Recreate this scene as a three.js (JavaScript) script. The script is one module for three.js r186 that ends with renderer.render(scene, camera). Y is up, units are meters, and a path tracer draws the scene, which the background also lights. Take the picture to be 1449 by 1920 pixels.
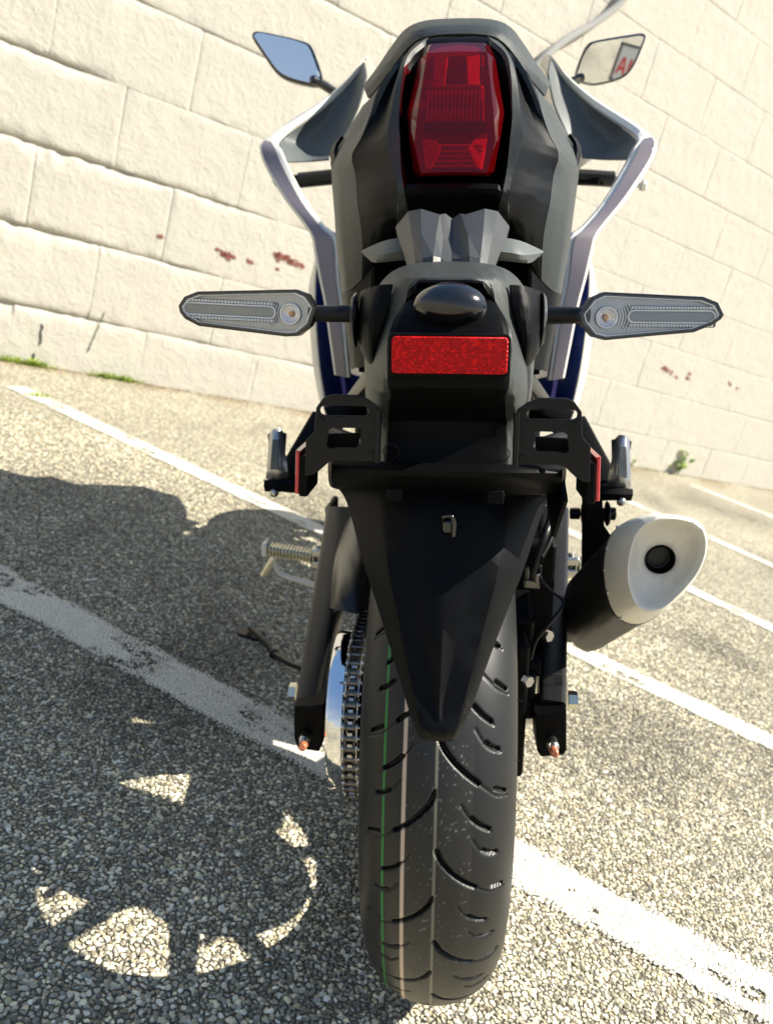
import * as THREE from 'three';
import { mergeGeometries, toCreasedNormals, mergeVertices } from 'three/addons/utils/BufferGeometryUtils.js';
import { RoundedBoxGeometry } from 'three/addons/geometries/RoundedBoxGeometry.js';
import { FontLoader } from 'three/addons/loaders/FontLoader.js';
import { TextGeometry } from 'three/addons/geometries/TextGeometry.js';

// ------------------------------------------------------------------ camera, sky, sun, exposure
const scene = new THREE.Scene();
const camera = new THREE.PerspectiveCamera(67.02, 772 / 1024, 0.05, 600);
{
  const p = new THREE.Vector3(...[-0.1883, 0.7784, 0.894]), d = new THREE.Vector3(...[-0.0092, -0.2557, -0.9667]);
  camera.position.copy(p);
  camera.up.set(...[-0.2752, 0.9301, -0.2434]);
  camera.lookAt(p.clone().add(d));
  camera.focus = 0.63;
  camera.userData.fStop = 9;
}
const SUN = new THREE.Vector3(0.657, 0.743, -0.125).normalize();
{ // clear, slightly milky sky: deeper blue overhead, pale towards the horizon and round the sun
  const W = 256, H = 128, d = new Float32Array(W * H * 4), K = 0.7;
  for (let y = 0, i = 0; y < H; y++) for (let x = 0; x < W; x++, i += 4) {
    const el = ((y + 0.5) / H - 0.5) * Math.PI, az = ((x + 0.5) / W - 0.5) * 2 * Math.PI, up = Math.sin(el), ce = Math.cos(el);
    const c = ce * Math.cos(az) * SUN.x + up * SUN.y + ce * Math.sin(az) * SUN.z;
    const h = Math.pow(1 - Math.max(0, up), 3), g = 0.35 * Math.pow(Math.max(0, c), 6);
    const f = up < 0 ? 0.75 : 1;
    d[i] = K * f * (0.105 + 0.33 * h + g); d[i + 1] = K * f * (0.2 + 0.27 * h + g * 0.95); d[i + 2] = K * f * (0.37 + 0.13 * h + g * 0.82); d[i + 3] = 1;
  }
  const t = new THREE.DataTexture(d, W, H, THREE.RGBAFormat, THREE.FloatType);
  t.mapping = THREE.EquirectangularReflectionMapping; t.magFilter = t.minFilter = THREE.LinearFilter; t.wrapS = THREE.RepeatWrapping; t.needsUpdate = true;
  scene.background = t; scene.environment = t;
}
const sun = new THREE.DirectionalLight(new THREE.Color(1.0, 0.935, 0.81), 5);
sun.position.copy(SUN).multiplyScalar(12);
sun.target.position.set(0, 0, -1);
sun.castShadow = true;
sun.shadow.mapSize.set(4096, 4096);
{ const c = sun.shadow.camera; c.left = -9; c.right = 9; c.top = 9; c.bottom = -9; c.near = 0.5; c.far = 40; }
sun.shadow.bias = -0.0003;
scene.add(sun, sun.target);
const renderer = new THREE.WebGLRenderer({ antialias: true });
renderer.toneMapping = THREE.LinearToneMapping;
renderer.toneMappingExposure = 2.32;
renderer.shadowMap.enabled = true;

// ------------------------------------------------------------------ helpers
let seed = 7;
const rnd = () => { seed = (seed * 1664525 + 1013904223) >>> 0; return seed / 4294967296; };
const rr = (a, b) => a + (b - a) * rnd();
const hash2 = (x, y, s = 0) => { let h = Math.imul(x, 374761393) ^ Math.imul(y, 668265263) ^ Math.imul(s + 11, 2147483647); h = Math.imul(h ^ (h >>> 13), 1274126177); h ^= h >>> 16; return (h >>> 0) / 4294967296; };
const sm = (t) => t * t * (3 - 2 * t);
const clamp = (x, a = 0, b = 1) => Math.min(b, Math.max(a, x));
const step = (a, b, x) => sm(clamp((x - a) / (b - a)));
function vnoise(x, y, s = 0, per = 0) {          // value noise, tileable when per > 0
  const xi = Math.floor(x), yi = Math.floor(y), fx = sm(x - xi), fy = sm(y - yi);
  const w = (v) => (per ? ((v % per) + per) % per : v);
  const a = hash2(w(xi), w(yi), s), b = hash2(w(xi + 1), w(yi), s), c = hash2(w(xi), w(yi + 1), s), d = hash2(w(xi + 1), w(yi + 1), s);
  return a + (b - a) * fx + (c - a) * fy + (a - b - c + d) * fx * fy;
}
function fbm(x, y, s = 0, oct = 4, per = 0) {
  let v = 0, a = 0.5, t = 0;
  for (let i = 0; i < oct; i++) { v += a * vnoise(x, y, s + i, per); t += a; a *= 0.5; x *= 2; y *= 2; per *= 2; }
  return v / t;
}
function dataTex(w, h, fn, srgb = false) {
  const d = new Uint8Array(w * h * 4), o = [0, 0, 0];
  for (let y = 0, i = 0; y < h; y++) for (let x = 0; x < w; x++, i += 4) {
    fn(x, y, o);
    for (let k = 0; k < 3; k++) { let v = clamp(o[k]); if (srgb) v = v <= 0.0031308 ? v * 12.92 : 1.055 * v ** (1 / 2.4) - 0.055; d[i + k] = v * 255 + 0.5; }
    d[i + 3] = 255;
  }
  const t = new THREE.DataTexture(d, w, h);
  t.wrapS = t.wrapT = THREE.RepeatWrapping; t.magFilter = THREE.LinearFilter; t.minFilter = THREE.LinearMipmapLinearFilter; t.generateMipmaps = true;
  if (srgb) t.colorSpace = THREE.SRGBColorSpace;
  t.needsUpdate = true;
  return t;
}
const used = new Map();
function numbered(n) { const k = used.get(n) ?? 0; used.set(n, k + 1); return k ? n + '_' + String(k).padStart(3, '0') : n; }
const lin = (r, g, b) => new THREE.Color().setRGB(r, g, b);
const std = (c, roughness, metalness = 0, extra = {}) => new THREE.MeshStandardMaterial({ color: lin(...c), roughness, metalness, side: THREE.DoubleSide, ...extra });
const phy = (c, roughness, metalness = 0, extra = {}) => new THREE.MeshPhysicalMaterial({ color: lin(...c), roughness, metalness, side: THREE.DoubleSide, ...extra });
function put(parent, name, geo, mat, label) {
  const m = new THREE.Mesh(Array.isArray(geo) ? merge(geo) : geo, mat);
  m.name = name; m.castShadow = m.receiveShadow = true;
  if (label) m.userData.label = label;
  parent.add(m);
  return m;
}
function merge(list) {
  const l = list.map((g) => { const n = g.index ? g.toNonIndexed() : g.clone(); for (const k of Object.keys(n.attributes)) if (!['position', 'normal', 'uv'].includes(k)) n.deleteAttribute(k); if (!n.attributes.uv) n.setAttribute('uv', new THREE.BufferAttribute(new Float32Array(n.attributes.position.count * 2), 2)); return n; });
  return mergeGeometries(l);
}
const V = (a) => new THREE.Vector3(...a);
function top(o, label, category, group, kind) { o.userData.label = label; if (category) o.userData.category = category; if (group) o.userData.group = group; if (kind) o.userData.kind = kind; scene.add(o); return o; }

function cr(p0, p1, p2, p3, t) { const t2 = t * t, t3 = t2 * t; return 0.5 * (2 * p1 + (p2 - p0) * t + (2 * p0 - 5 * p1 + 4 * p2 - p3) * t2 + (3 * p1 - p0 - 3 * p2 + p3) * t3); }
function curveLine(pts, n, closed = false) {     // Catmull-Rom through pts, n samples per span
  const N = pts.length, out = [], at = (i) => closed ? pts[(i + N) % N] : pts[clamp(i, 0, N - 1)];
  const spans = closed ? N : N - 1;
  for (let i = 0; i < spans; i++) for (let k = 0; k < n; k++) out.push(pts[0].map((_, d) => cr(at(i - 1)[d], at(i)[d], at(i + 1)[d], at(i + 2)[d], k / n)));
  if (!closed) out.push([...pts[N - 1]]);
  return out;
}
// a sheet through a grid of control points: rows x columns, smooth (n samples per span) or faceted (n = 1); thickness t gives it a back and an edge
function sheet(rows, nu = 4, nv = 4, t = 0.003, crease = 0.6) {
  const rws = rows.map((r) => curveLine(r, nu)), C = rws[0].length, cols = [];
  for (let c = 0; c < C; c++) cols.push(curveLine(rws.map((r) => r[c]), nv));
  const R = cols[0].length, P = [];
  for (let r = 0; r < R; r++) for (let c = 0; c < C; c++) P.push(V(cols[c][r]));
  const id = (r, c) => r * C + c, pos = [], uv = [], idx = [];
  const nrm = P.map((_, i) => { const r = Math.floor(i / C), c = i % C; const a = P[id(Math.min(r + 1, R - 1), c)].clone().sub(P[id(Math.max(r - 1, 0), c)]); const b = P[id(r, Math.min(c + 1, C - 1))].clone().sub(P[id(r, Math.max(c - 1, 0))]); return a.cross(b).normalize(); });
  P.forEach((p, i) => { pos.push(p.x, p.y, p.z); uv.push(p.x * 4, p.y * 4); });
  P.forEach((p, i) => { const q = p.clone().addScaledVector(nrm[i], -t); pos.push(q.x, q.y, q.z); uv.push(q.x * 4, q.y * 4); });
  if (t <= 0) { const q = []; for (let r = 0; r < R - 1; r++) for (let c = 0; c < C - 1; c++) q.push(id(r, c), id(r + 1, c), id(r + 1, c + 1), id(r, c), id(r + 1, c + 1), id(r, c + 1)); const g = new THREE.BufferGeometry(); g.setAttribute('position', new THREE.Float32BufferAttribute(pos.slice(0, P.length * 3), 3)); g.setAttribute('uv', new THREE.Float32BufferAttribute(uv.slice(0, P.length * 2), 2)); g.setIndex(q); return toCreasedNormals(g, crease); }
  const M = P.length;
  const quad = (a, b, c, d) => idx.push(a, b, c, a, c, d);
  for (let r = 0; r < R - 1; r++) for (let c = 0; c < C - 1; c++) { quad(id(r, c), id(r + 1, c), id(r + 1, c + 1), id(r, c + 1)); quad(M + id(r, c), M + id(r, c + 1), M + id(r + 1, c + 1), M + id(r + 1, c)); }
  for (let r = 0; r < R - 1; r++) { quad(id(r, 0), M + id(r, 0), M + id(r + 1, 0), id(r + 1, 0)); quad(id(r, C - 1), id(r + 1, C - 1), M + id(r + 1, C - 1), M + id(r, C - 1)); }
  for (let c = 0; c < C - 1; c++) { quad(id(0, c), id(0, c + 1), M + id(0, c + 1), M + id(0, c)); quad(id(R - 1, c), M + id(R - 1, c), M + id(R - 1, c + 1), id(R - 1, c + 1)); }
  const g = new THREE.BufferGeometry();
  g.setAttribute('position', new THREE.Float32BufferAttribute(pos, 3));
  g.setAttribute('uv', new THREE.Float32BufferAttribute(uv, 2));
  g.setIndex(idx);
  return toCreasedNormals(g, crease);
}
const soft = (rows, e = 0.1) => rows.map((q) => q.flatMap((p, i) => (i === 0 || i === q.length - 1 || (i === 0 && p[0] < 1e-3) ? [p] : [p.map((v, d) => v + (q[i - 1][d] - v) * e), p.map((v, d) => v + (q[i + 1][d] - v) * e)])));
const sym = (row) => [...row.slice(row[0][0] < 1e-3 ? 1 : 0).reverse().map(([x, y, z]) => [-x, y, z]), ...row];   // right half -> whole row
const flipX = (p) => [-p[0], ...p.slice(1)];
function mirrorGeo(g) {
  const n = g.index ? g.toNonIndexed() : g.clone(); n.scale(-1, 1, 1);
  for (const k of Object.keys(n.attributes)) { const a = n.attributes[k], s = a.itemSize; for (let i = 0; i < a.count; i += 3) for (let d = 0; d < s; d++) { const v = a.array[(i + 1) * s + d]; a.array[(i + 1) * s + d] = a.array[(i + 2) * s + d]; a.array[(i + 2) * s + d] = v; } }
  const N = n.attributes.normal; if (N) for (let i = 0; i < N.count; i++) { /* scale() already turned the normals */ }
  return n;
}
// flat plate facing +Z: outline in x,y; front face at z, thickness t, edge bevel b
function plate(out, z, t, b = 0.0008, holes = [], smooth = 0) {
  const mk = (o) => (smooth ? curveLine(o, smooth, true) : o).map(([x, y]) => new THREE.Vector2(x, y));
  const s = new THREE.Shape(mk(out)); for (const h of holes) s.holes.push(new THREE.Path(mk(h)));
  const g = new THREE.ExtrudeGeometry(s, { depth: Math.max(1e-4, t - 2 * b), bevelEnabled: b > 0, bevelThickness: b, bevelSize: b, bevelOffset: -b, bevelSegments: 2, curveSegments: 6 });
  g.translate(0, 0, z - t + b);
  return toCreasedNormals(g, 0.28);
}
// flat plate through 3D points facing n
function plateN(pts, n, t, b = 0.0008, smooth = 0, holes = []) {
  const N = V(n).normalize(), o = V(pts[0]), X = new THREE.Vector3(0, 1, 0).cross(N).normalize(), Y = N.clone().cross(X);
  const f = (l) => l.map((p) => { const q = V(p).sub(o); return [q.dot(X), q.dot(Y)]; });
  const g = plate(f(pts), 0, t, b, holes.map(f), smooth);
  return g.applyMatrix4(new THREE.Matrix4().makeBasis(X, Y, N).setPosition(o));
}
const stadium = (x0, x1, y0, y1, n = 6) => { const r = (y1 - y0) / 2, c = (y0 + y1) / 2, o = []; for (let i = 0; i <= n; i++) { const a = -Math.PI / 2 + Math.PI * i / n; o.push([x1 - r + r * Math.cos(a), c + r * Math.sin(a)]); } for (let i = 0; i <= n; i++) { const a = Math.PI / 2 + Math.PI * i / n; o.push([x0 + r + r * Math.cos(a), c + r * Math.sin(a)]); } return o; };
const rrect = (x0, x1, y0, y1, r, n = 4) => { const o = []; for (const [cx, cy, a0] of [[x1 - r, y0 + r, -90], [x1 - r, y1 - r, 0], [x0 + r, y1 - r, 90], [x0 + r, y0 + r, 180]]) for (let i = 0; i <= n; i++) { const a = (a0 + 90 * i / n) * Math.PI / 180; o.push([cx + r * Math.cos(a), cy + r * Math.sin(a)]); } return o; };
function tube(pts, r, seg = 8, n = 6) {
  const c = new THREE.CatmullRomCurve3(pts.map(V)); return capped(new THREE.TubeGeometry(c, pts.length * n, r, seg, false), pts, r);
}
function capped(g, pts, r) { const a = new THREE.SphereGeometry(r, 8, 6).translate(...pts[0]), b = new THREE.SphereGeometry(r, 8, 6).translate(...pts[pts.length - 1]); return merge([g, a, b]); }
function rod(a, b, r0, r1 = r0, seg = 16, bevel = 0.0008) {
  const A = V(a), B = V(b), h = A.distanceTo(B), e = Math.min(bevel, h / 4, r0 / 3, r1 / 3);
  const g = new THREE.LatheGeometry([[0, 0], [r0 - e, 0], [r0, e], [r1, h - e], [r1 - e, h], [0, h]].map(([x, y]) => new THREE.Vector2(x, y)), seg);
  const q = new THREE.Quaternion().setFromUnitVectors(new THREE.Vector3(0, 1, 0), B.clone().sub(A).normalize());
  return toCreasedNormals(g.applyMatrix4(new THREE.Matrix4().compose(A, q, new THREE.Vector3(1, 1, 1))), 0.6);
}
const box = (w, h, d, r, x, y, z, rx = 0, ry = 0, rz = 0) => new RoundedBoxGeometry(w, h, d, 2, Math.min(r, w / 2.1, h / 2.1, d / 2.1)).applyMatrix4(new THREE.Matrix4().compose(new THREE.Vector3(x, y, z), new THREE.Quaternion().setFromEuler(new THREE.Euler(rx, ry, rz)), new THREE.Vector3(1, 1, 1)));
// bar of rectangular section between two points (w across X-ish, h the other way), ends may differ
function bar(a, b, w0, h0, w1 = w0, h1 = h0, e = 0.003) {
  const A = V(a), B = V(b), d = B.clone().sub(A).normalize(), X = new THREE.Vector3(1, 0, 0).addScaledVector(d, -d.x).normalize(), Y = d.clone().cross(X);
  const ring = (c, w, h) => rrect(-w / 2, w / 2, -h / 2, h / 2, Math.min(e, w / 2.1, h / 2.1), 3).map(([x, y]) => c.clone().addScaledVector(X, x).addScaledVector(Y, y));
  return loft([ring(A, w0, h0), ring(B, w1, h1)]);
}
function loft(rings, caps = true, crease = 0.6) {           // closed rings of Vector3
  const n = rings[0].length, pos = [], idx = [];
  for (const r of rings) for (const p of r) pos.push(p.x, p.y, p.z);
  for (let k = 0; k < rings.length - 1; k++) for (let i = 0; i < n; i++) { const a = k * n + i, b = k * n + (i + 1) % n, c = a + n, d = b + n; idx.push(a, b, d, a, d, c); }
  if (caps) for (const k of [0, rings.length - 1]) { const c = rings[k].reduce((s, p) => s.add(p), new THREE.Vector3()).divideScalar(n), ci = pos.length / 3; pos.push(c.x, c.y, c.z); for (let i = 0; i < n; i++) k ? idx.push(ci, k * n + i, k * n + (i + 1) % n) : idx.push(ci, (i + 1) % n, i); }
  const g = new THREE.BufferGeometry(); g.setAttribute('position', new THREE.Float32BufferAttribute(pos, 3)); g.setIndex(idx);
  const vol = (() => { let v = 0; const a = new THREE.Vector3(), b = new THREE.Vector3(), c = new THREE.Vector3(); for (let i = 0; i < idx.length; i += 3) { a.fromArray(pos, idx[i] * 3); b.fromArray(pos, idx[i + 1] * 3); c.fromArray(pos, idx[i + 2] * 3); v += a.dot(b.cross(c)); } return v; })();
  if (vol < 0) { for (let i = 0; i < idx.length; i += 3) { const t = idx[i]; idx[i] = idx[i + 1]; idx[i + 1] = t; } g.setIndex(idx); }
  return toCreasedNormals(g, crease);
}
function byAngle(pts, n, rot = 0) {              // a star-shaped loop of [x,y,z] points resampled at n equal angles round its middle
  const d = curveLine(pts, 10, true), c = [0, 1, 2].map((k) => d.reduce((s, p) => s + p[k], 0) / d.length), out = [];
  for (let i = 0; i < n; i++) {
    const a = 2 * Math.PI * i / n, ux = Math.cos(a), uy = Math.sin(a); let best = null, bd = 9;
    for (const p of d) { const x = p[0] - c[0], y = p[1] - c[1], l = Math.hypot(x, y), e = 1 - (x * ux + y * uy) / l; if (e < bd) { bd = e; best = l; } }
    out.push(new THREE.Vector3(c[0] + ux * best, c[1] + uy * best, c[2]));
  }
  for (let k = 0; k < 2; k++) { const l = out.map((p) => p.clone()); for (let i = 0; i < n; i++) out[i] = l[(i + n - 1) % n].clone().add(l[(i + 1) % n]).multiplyScalar(0.25).addScaledVector(l[i], 0.5); }
  return out;
}
const hexBolt = (a, dir, r, h) => { const A = V(a), D = V(dir).normalize(); const g = new THREE.CylinderGeometry(r * 0.97, r, h, 6).translate(0, h / 2, 0); g.applyMatrix4(new THREE.Matrix4().compose(A, new THREE.Quaternion().setFromUnitVectors(new THREE.Vector3(0, 1, 0), D), new THREE.Vector3(1, 1, 1))); return toCreasedNormals(g, 0.4); };

// ------------------------------------------------------------------ surface textures
// worn asphalt: stone chips bedded in dark binder (1.6 m tile)
const CELLS = 210, TS = 2048;
const jitter = (i, j) => { i = ((i % CELLS) + CELLS) % CELLS; j = ((j % CELLS) + CELLS) % CELLS; return [hash2(i, j, 1), hash2(i, j, 2), hash2(i, j, 3)]; };
const JT = []; for (let j = 0; j < CELLS; j++) for (let i = 0; i < CELLS; i++) JT.push(jitter(i, j));
function cellAt(x, y) {                          // x, y in cells: nearest, second distance and tone
  const xi = Math.floor(x), yi = Math.floor(y); let d1 = 9, d2 = 9, t = 0;
  for (let b = -1; b <= 1; b++) for (let a = -1; a <= 1; a++) {
    const i = xi + a, j = yi + b, q = JT[((j + CELLS) % CELLS) * CELLS + ((i + CELLS) % CELLS)], dx = i + q[0] - x, dy = j + q[1] - y, d = dx * dx + dy * dy;
    if (d < d1) { d2 = d1; d1 = d; t = q[2]; } else if (d < d2) d2 = d;
  }
  return [Math.sqrt(d1), Math.sqrt(d2), t];
}
const aspH = new Float32Array(TS * TS), aspT = new Float32Array(TS * TS);
for (let y = 0, i = 0; y < TS; y++) for (let x = 0; x < TS; x++, i++) { const [a, b, t] = cellAt(x / TS * CELLS, y / TS * CELLS); aspH[i] = step(0.0, 0.42, b - a); aspT[i] = t; }
const asphaltMap = dataTex(TS, TS, (x, y, o) => {
  const i = y * TS + x, h = aspH[i], t = aspT[i], warm = hash2(Math.floor(t * 9999), 5), g = 0.06 + h * (0.28 + 0.72 * t * t) , n = 0.9 + 0.2 * hash2(x, y, 9);
  o[0] = g * n * (1.05 + 0.1 * warm); o[1] = g * n * (0.98 + 0.02 * warm); o[2] = g * n * (0.8 - 0.14 * warm);
}, true);
const asphaltBump = dataTex(TS, TS, (x, y, o) => { const i = y * TS + x; o[0] = o[1] = o[2] = aspH[i] * (0.55 + 0.45 * aspT[i]); });
// brushed-over masonry paint (1 m tile)
const paintH = (x, y) => 0.5 * fbm(x * 14, y * 14, 3, 4, 14) + 0.35 * Math.pow(fbm(x * 60, y * 60, 8, 2, 60), 2) + 0.15 * vnoise(x * 200, y * 200, 5, 200);
const paintBump = dataTex(1024, 1024, (x, y, o) => { o[0] = o[1] = o[2] = paintH(x / 1024, y / 1024) * 1.2; });
const paintMap = dataTex(1024, 1024, (x, y, o) => { const u = x / 1024, v = y / 1024, n = fbm(u * 6, v * 6, 21, 5, 6), s = fbm(u * 40, v * 40, 33, 3, 40); const g = 0.95 + 0.1 * (n - 0.5) + 0.05 * (s - 0.5); o[0] = 0.515 * g; o[1] = 0.49 * g * (1 - 0.02 * n); o[2] = 0.42 * g * (1 - 0.06 * (n - 0.3)); }, true);
// road paint: ragged, pitted where chips stand out
const lineAlpha = dataTex(2048, 128, (x, y, o) => {
  const i = (Math.floor(y * 1.28) % TS) * TS + (Math.floor(x * 1.19) % TS), v = Math.abs(y / 128 - 0.5) * 2, edge = 0.86 + 0.26 * (fbm(x / 60, y / 30, 41, 5) - 0.5) + 0.2 * (aspH[i] - 0.6);
  const wear = fbm(x / 90, y / 40, 51, 5), pit = fbm(x / 9, y / 9, 61, 2);
  o[0] = o[1] = o[2] = v > edge ? 0 : (wear < 0.29 && pit < 0.58) || (wear < 0.37 && pit < 0.4) || aspH[i] < 0.04 + 0.4 * step(0.5, 0.28, wear) ? 0 : 1;
});

const lineBump = dataTex(2048, 128, (x, y, o) => { o[0] = o[1] = o[2] = aspH[(Math.floor(y * 1.28) % TS) * TS + (Math.floor(x * 1.19) % TS)] * 0.6 + 0.4 * fbm(x / 6, y / 6, 63, 2); });
const M = {
  wall: std([1, 1, 1], 0.85, 0, { map: paintMap, bumpMap: paintBump, bumpScale: 0.0042 }),
  mortar: std([0.5, 0.475, 0.4], 0.9, 0, { bumpMap: paintBump, bumpScale: 0.004 }),
  redPaint: std([0.25, 0.08, 0.06], 0.85),
  linePaint: std([0.68, 0.65, 0.55], 0.75, 0, { alphaMap: lineAlpha, transparent: true, bumpMap: lineBump, bumpScale: 0.0025 }),
  cowl: phy([0.036, 0.041, 0.039], 0.5, 0, { specularIntensity: 0.5, bumpMap: paintBump, bumpScale: 0.0003 }),
  cowlDark: phy([0.0019, 0.0022, 0.0028], 0.5, 0, { specularIntensity: 0.2 }),
  black: phy([0.0019, 0.002, 0.0022], 0.5, 0, { specularIntensity: 0.18 }),
  gloss: phy([0.006, 0.006, 0.007], 0.16, 0, { clearcoat: 0.6, clearcoatRoughness: 0.08 }),
  satin: phy([0.006, 0.006, 0.0065], 0.36, 0, { specularIntensity: 0.5 }),
  grey: phy([0.045, 0.048, 0.05], 0.45, 0, { specularIntensity: 0.7 }),
  rubber: std([0.016, 0.0165, 0.017], 0.5),
  arm: phy([0.01, 0.0097, 0.0093], 0.36, 0, { specularIntensity: 0.7 }),
  chrome: std([0.82, 0.82, 0.84], 0.06, 1),
  steel: std([0.5, 0.49, 0.46], 0.28, 1),
  zinc: std([0.62, 0.6, 0.48], 0.25, 1),
  darkSteel: std([0.16, 0.15, 0.14], 0.3, 1),
  alu: std([0.78, 0.735, 0.63], 0.45, 0.06),
  copper: phy([0.55, 0.19, 0.08], 0.35, 0, { transmission: 0.25, thickness: 0 }),
  white: phy([0.72, 0.7, 0.62], 0.3, 0, { clearcoat: 0.6, clearcoatRoughness: 0.05 }),
  stripe: phy([0.17, 0.145, 0.16], 0.3, 0, { clearcoat: 0.6, clearcoatRoughness: 0.05 }),
  lilac: phy([0.2, 0.17, 0.62], 0.3, 0, { clearcoat: 0.6 }),
  blue: phy([0.012, 0.035, 0.2], 0.3, 0, { clearcoat: 0.5 }),
  inner: std([0.075, 0.085, 0.083], 0.5),
  mirror: std([0.86, 0.88, 0.9], 0.015, 1),
  seat: std([0.02, 0.02, 0.021], 0.7),
  green: std([0.02, 0.3, 0.06], 0.5),
};

// ------------------------------------------------------------------ ground
const lowTone = (x, z) => (1 - 0.36 * step(0.58, 0.74, fbm(x * 2.1 + 3, z * 2.6 + 1, 79, 3))) * (0.86 + 0.5 * (fbm(x * 0.8 + 40, z * 0.8 + 7, 71, 4) - 0.45) + 0.22 * (fbm(x * 5, z * 5, 77, 3) - 0.5));
const P0 = [-2.7292, 0, -2.5056], WD = [0.801, 0, -0.5987], WN = [0.5987, 0, 0.801];
const fromWall = (x, z) => (x - P0[0]) * WN[0] + (z - P0[2]) * WN[2];
{
  const ax = []; for (let i = -60; i <= 60; i++) { const t = i / 60; ax.push(5 * t + 215 * Math.pow(Math.abs(t), 5) * Math.sign(t)); }
  const n = ax.length, pos = [], uv = [], col = [], idx = [];
  for (let j = 0; j < n; j++) for (let i = 0; i < n; i++) {
    const x = ax[i], z = ax[j] - 1; pos.push(x, 0, z); uv.push(x / 1.6, z / 1.6);
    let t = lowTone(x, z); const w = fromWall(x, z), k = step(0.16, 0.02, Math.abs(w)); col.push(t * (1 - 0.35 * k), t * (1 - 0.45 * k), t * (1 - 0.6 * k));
  }
  for (let j = 0; j < n - 1; j++) for (let i = 0; i < n - 1; i++) { const a = j * n + i; idx.push(a, a + n, a + 1, a + 1, a + n, a + n + 1); }
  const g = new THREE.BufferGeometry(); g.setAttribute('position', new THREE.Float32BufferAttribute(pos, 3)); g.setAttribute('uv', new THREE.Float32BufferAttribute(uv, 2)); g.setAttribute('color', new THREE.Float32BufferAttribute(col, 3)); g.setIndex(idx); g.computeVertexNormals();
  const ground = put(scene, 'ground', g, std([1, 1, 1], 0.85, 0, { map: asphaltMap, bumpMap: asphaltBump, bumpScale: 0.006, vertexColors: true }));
  ground.userData = { kind: 'structure', label: 'worn grey asphalt of the parking lot with light stone chips showing' };
}
// painted parking lines: middle line between two ground points, width, how far each runs on
const LINES = [
  ['broad white parking line running under the rear tyre', [[-0.9499, -0.5911], [0.5157, -0.0345]], 0.108, 2.5, 2.5],
  ['white parking line passing behind the rear wheel and under the muffler', [[-1.7784, -2.2839], [0.8813, -0.9085]], 0.1, 0.15, 2.5],
  ['thin white parking line ending behind the muffler end cap', [[0.555, -2.6632], [1.318, -1.9524]], 0.1, 0.6, 2],
  ['thin white parking line starting beside the right passenger peg', [[1.1278, -4.0151], [1.8279, -3.1715]], 0.1, 0.1, 2],
  ['short far white parking line near the wall base on the right', [[2.1619, -5.6595], [2.6363, -5.1041]], 0.12, 0, 3],
].map(([label, [a, b], w, e0, e1]) => { const d = [b[0] - a[0], b[1] - a[1]], L = Math.hypot(...d); d[0] /= L; d[1] /= L; return { label, a: [a[0] - d[0] * e0, a[1] - d[1] * e0], d, L: L + e0 + e1, w }; });
LINES.forEach((l, k) => {
  const n = 24, pos = [], uv = [], idx = [], nx = -l.d[1], nz = l.d[0];
  for (let i = 0; i <= n; i++) for (const s of [-1, 1]) { const t = l.L * i / n, hw = l.w * 0.58; pos.push(l.a[0] + l.d[0] * t + nx * hw * s, 0.004, l.a[1] + l.d[1] * t + nz * hw * s); uv.push(t / 1.9 + k * 0.37, s < 0 ? 0 : 1); }
  for (let i = 0; i < n; i++) { const a = i * 2; idx.push(a, a + 1, a + 2, a + 1, a + 3, a + 2); }
  const g = new THREE.BufferGeometry(); g.setAttribute('position', new THREE.Float32BufferAttribute(pos, 3)); g.setAttribute('uv', new THREE.Float32BufferAttribute(uv, 2)); g.setIndex(idx); g.computeVertexNormals();
  const N = g.attributes.normal; for (let i = 0; i < N.count; i++) N.setXYZ(i, 0, 1, 0);
  const m = put(scene, numbered('parking_line'), g, M.linePaint); m.userData = { kind: 'structure', label: l.label };
});
const onLine = (x, z) => { for (const l of LINES) { const t = (x - l.a[0]) * l.d[0] + (z - l.a[1]) * l.d[1], v = Math.abs((x - l.a[0]) * -l.d[1] + (z - l.a[1]) * l.d[0]); if (t > 0 && t < l.L && v < l.w * 0.53) return true; } return false; };
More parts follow.
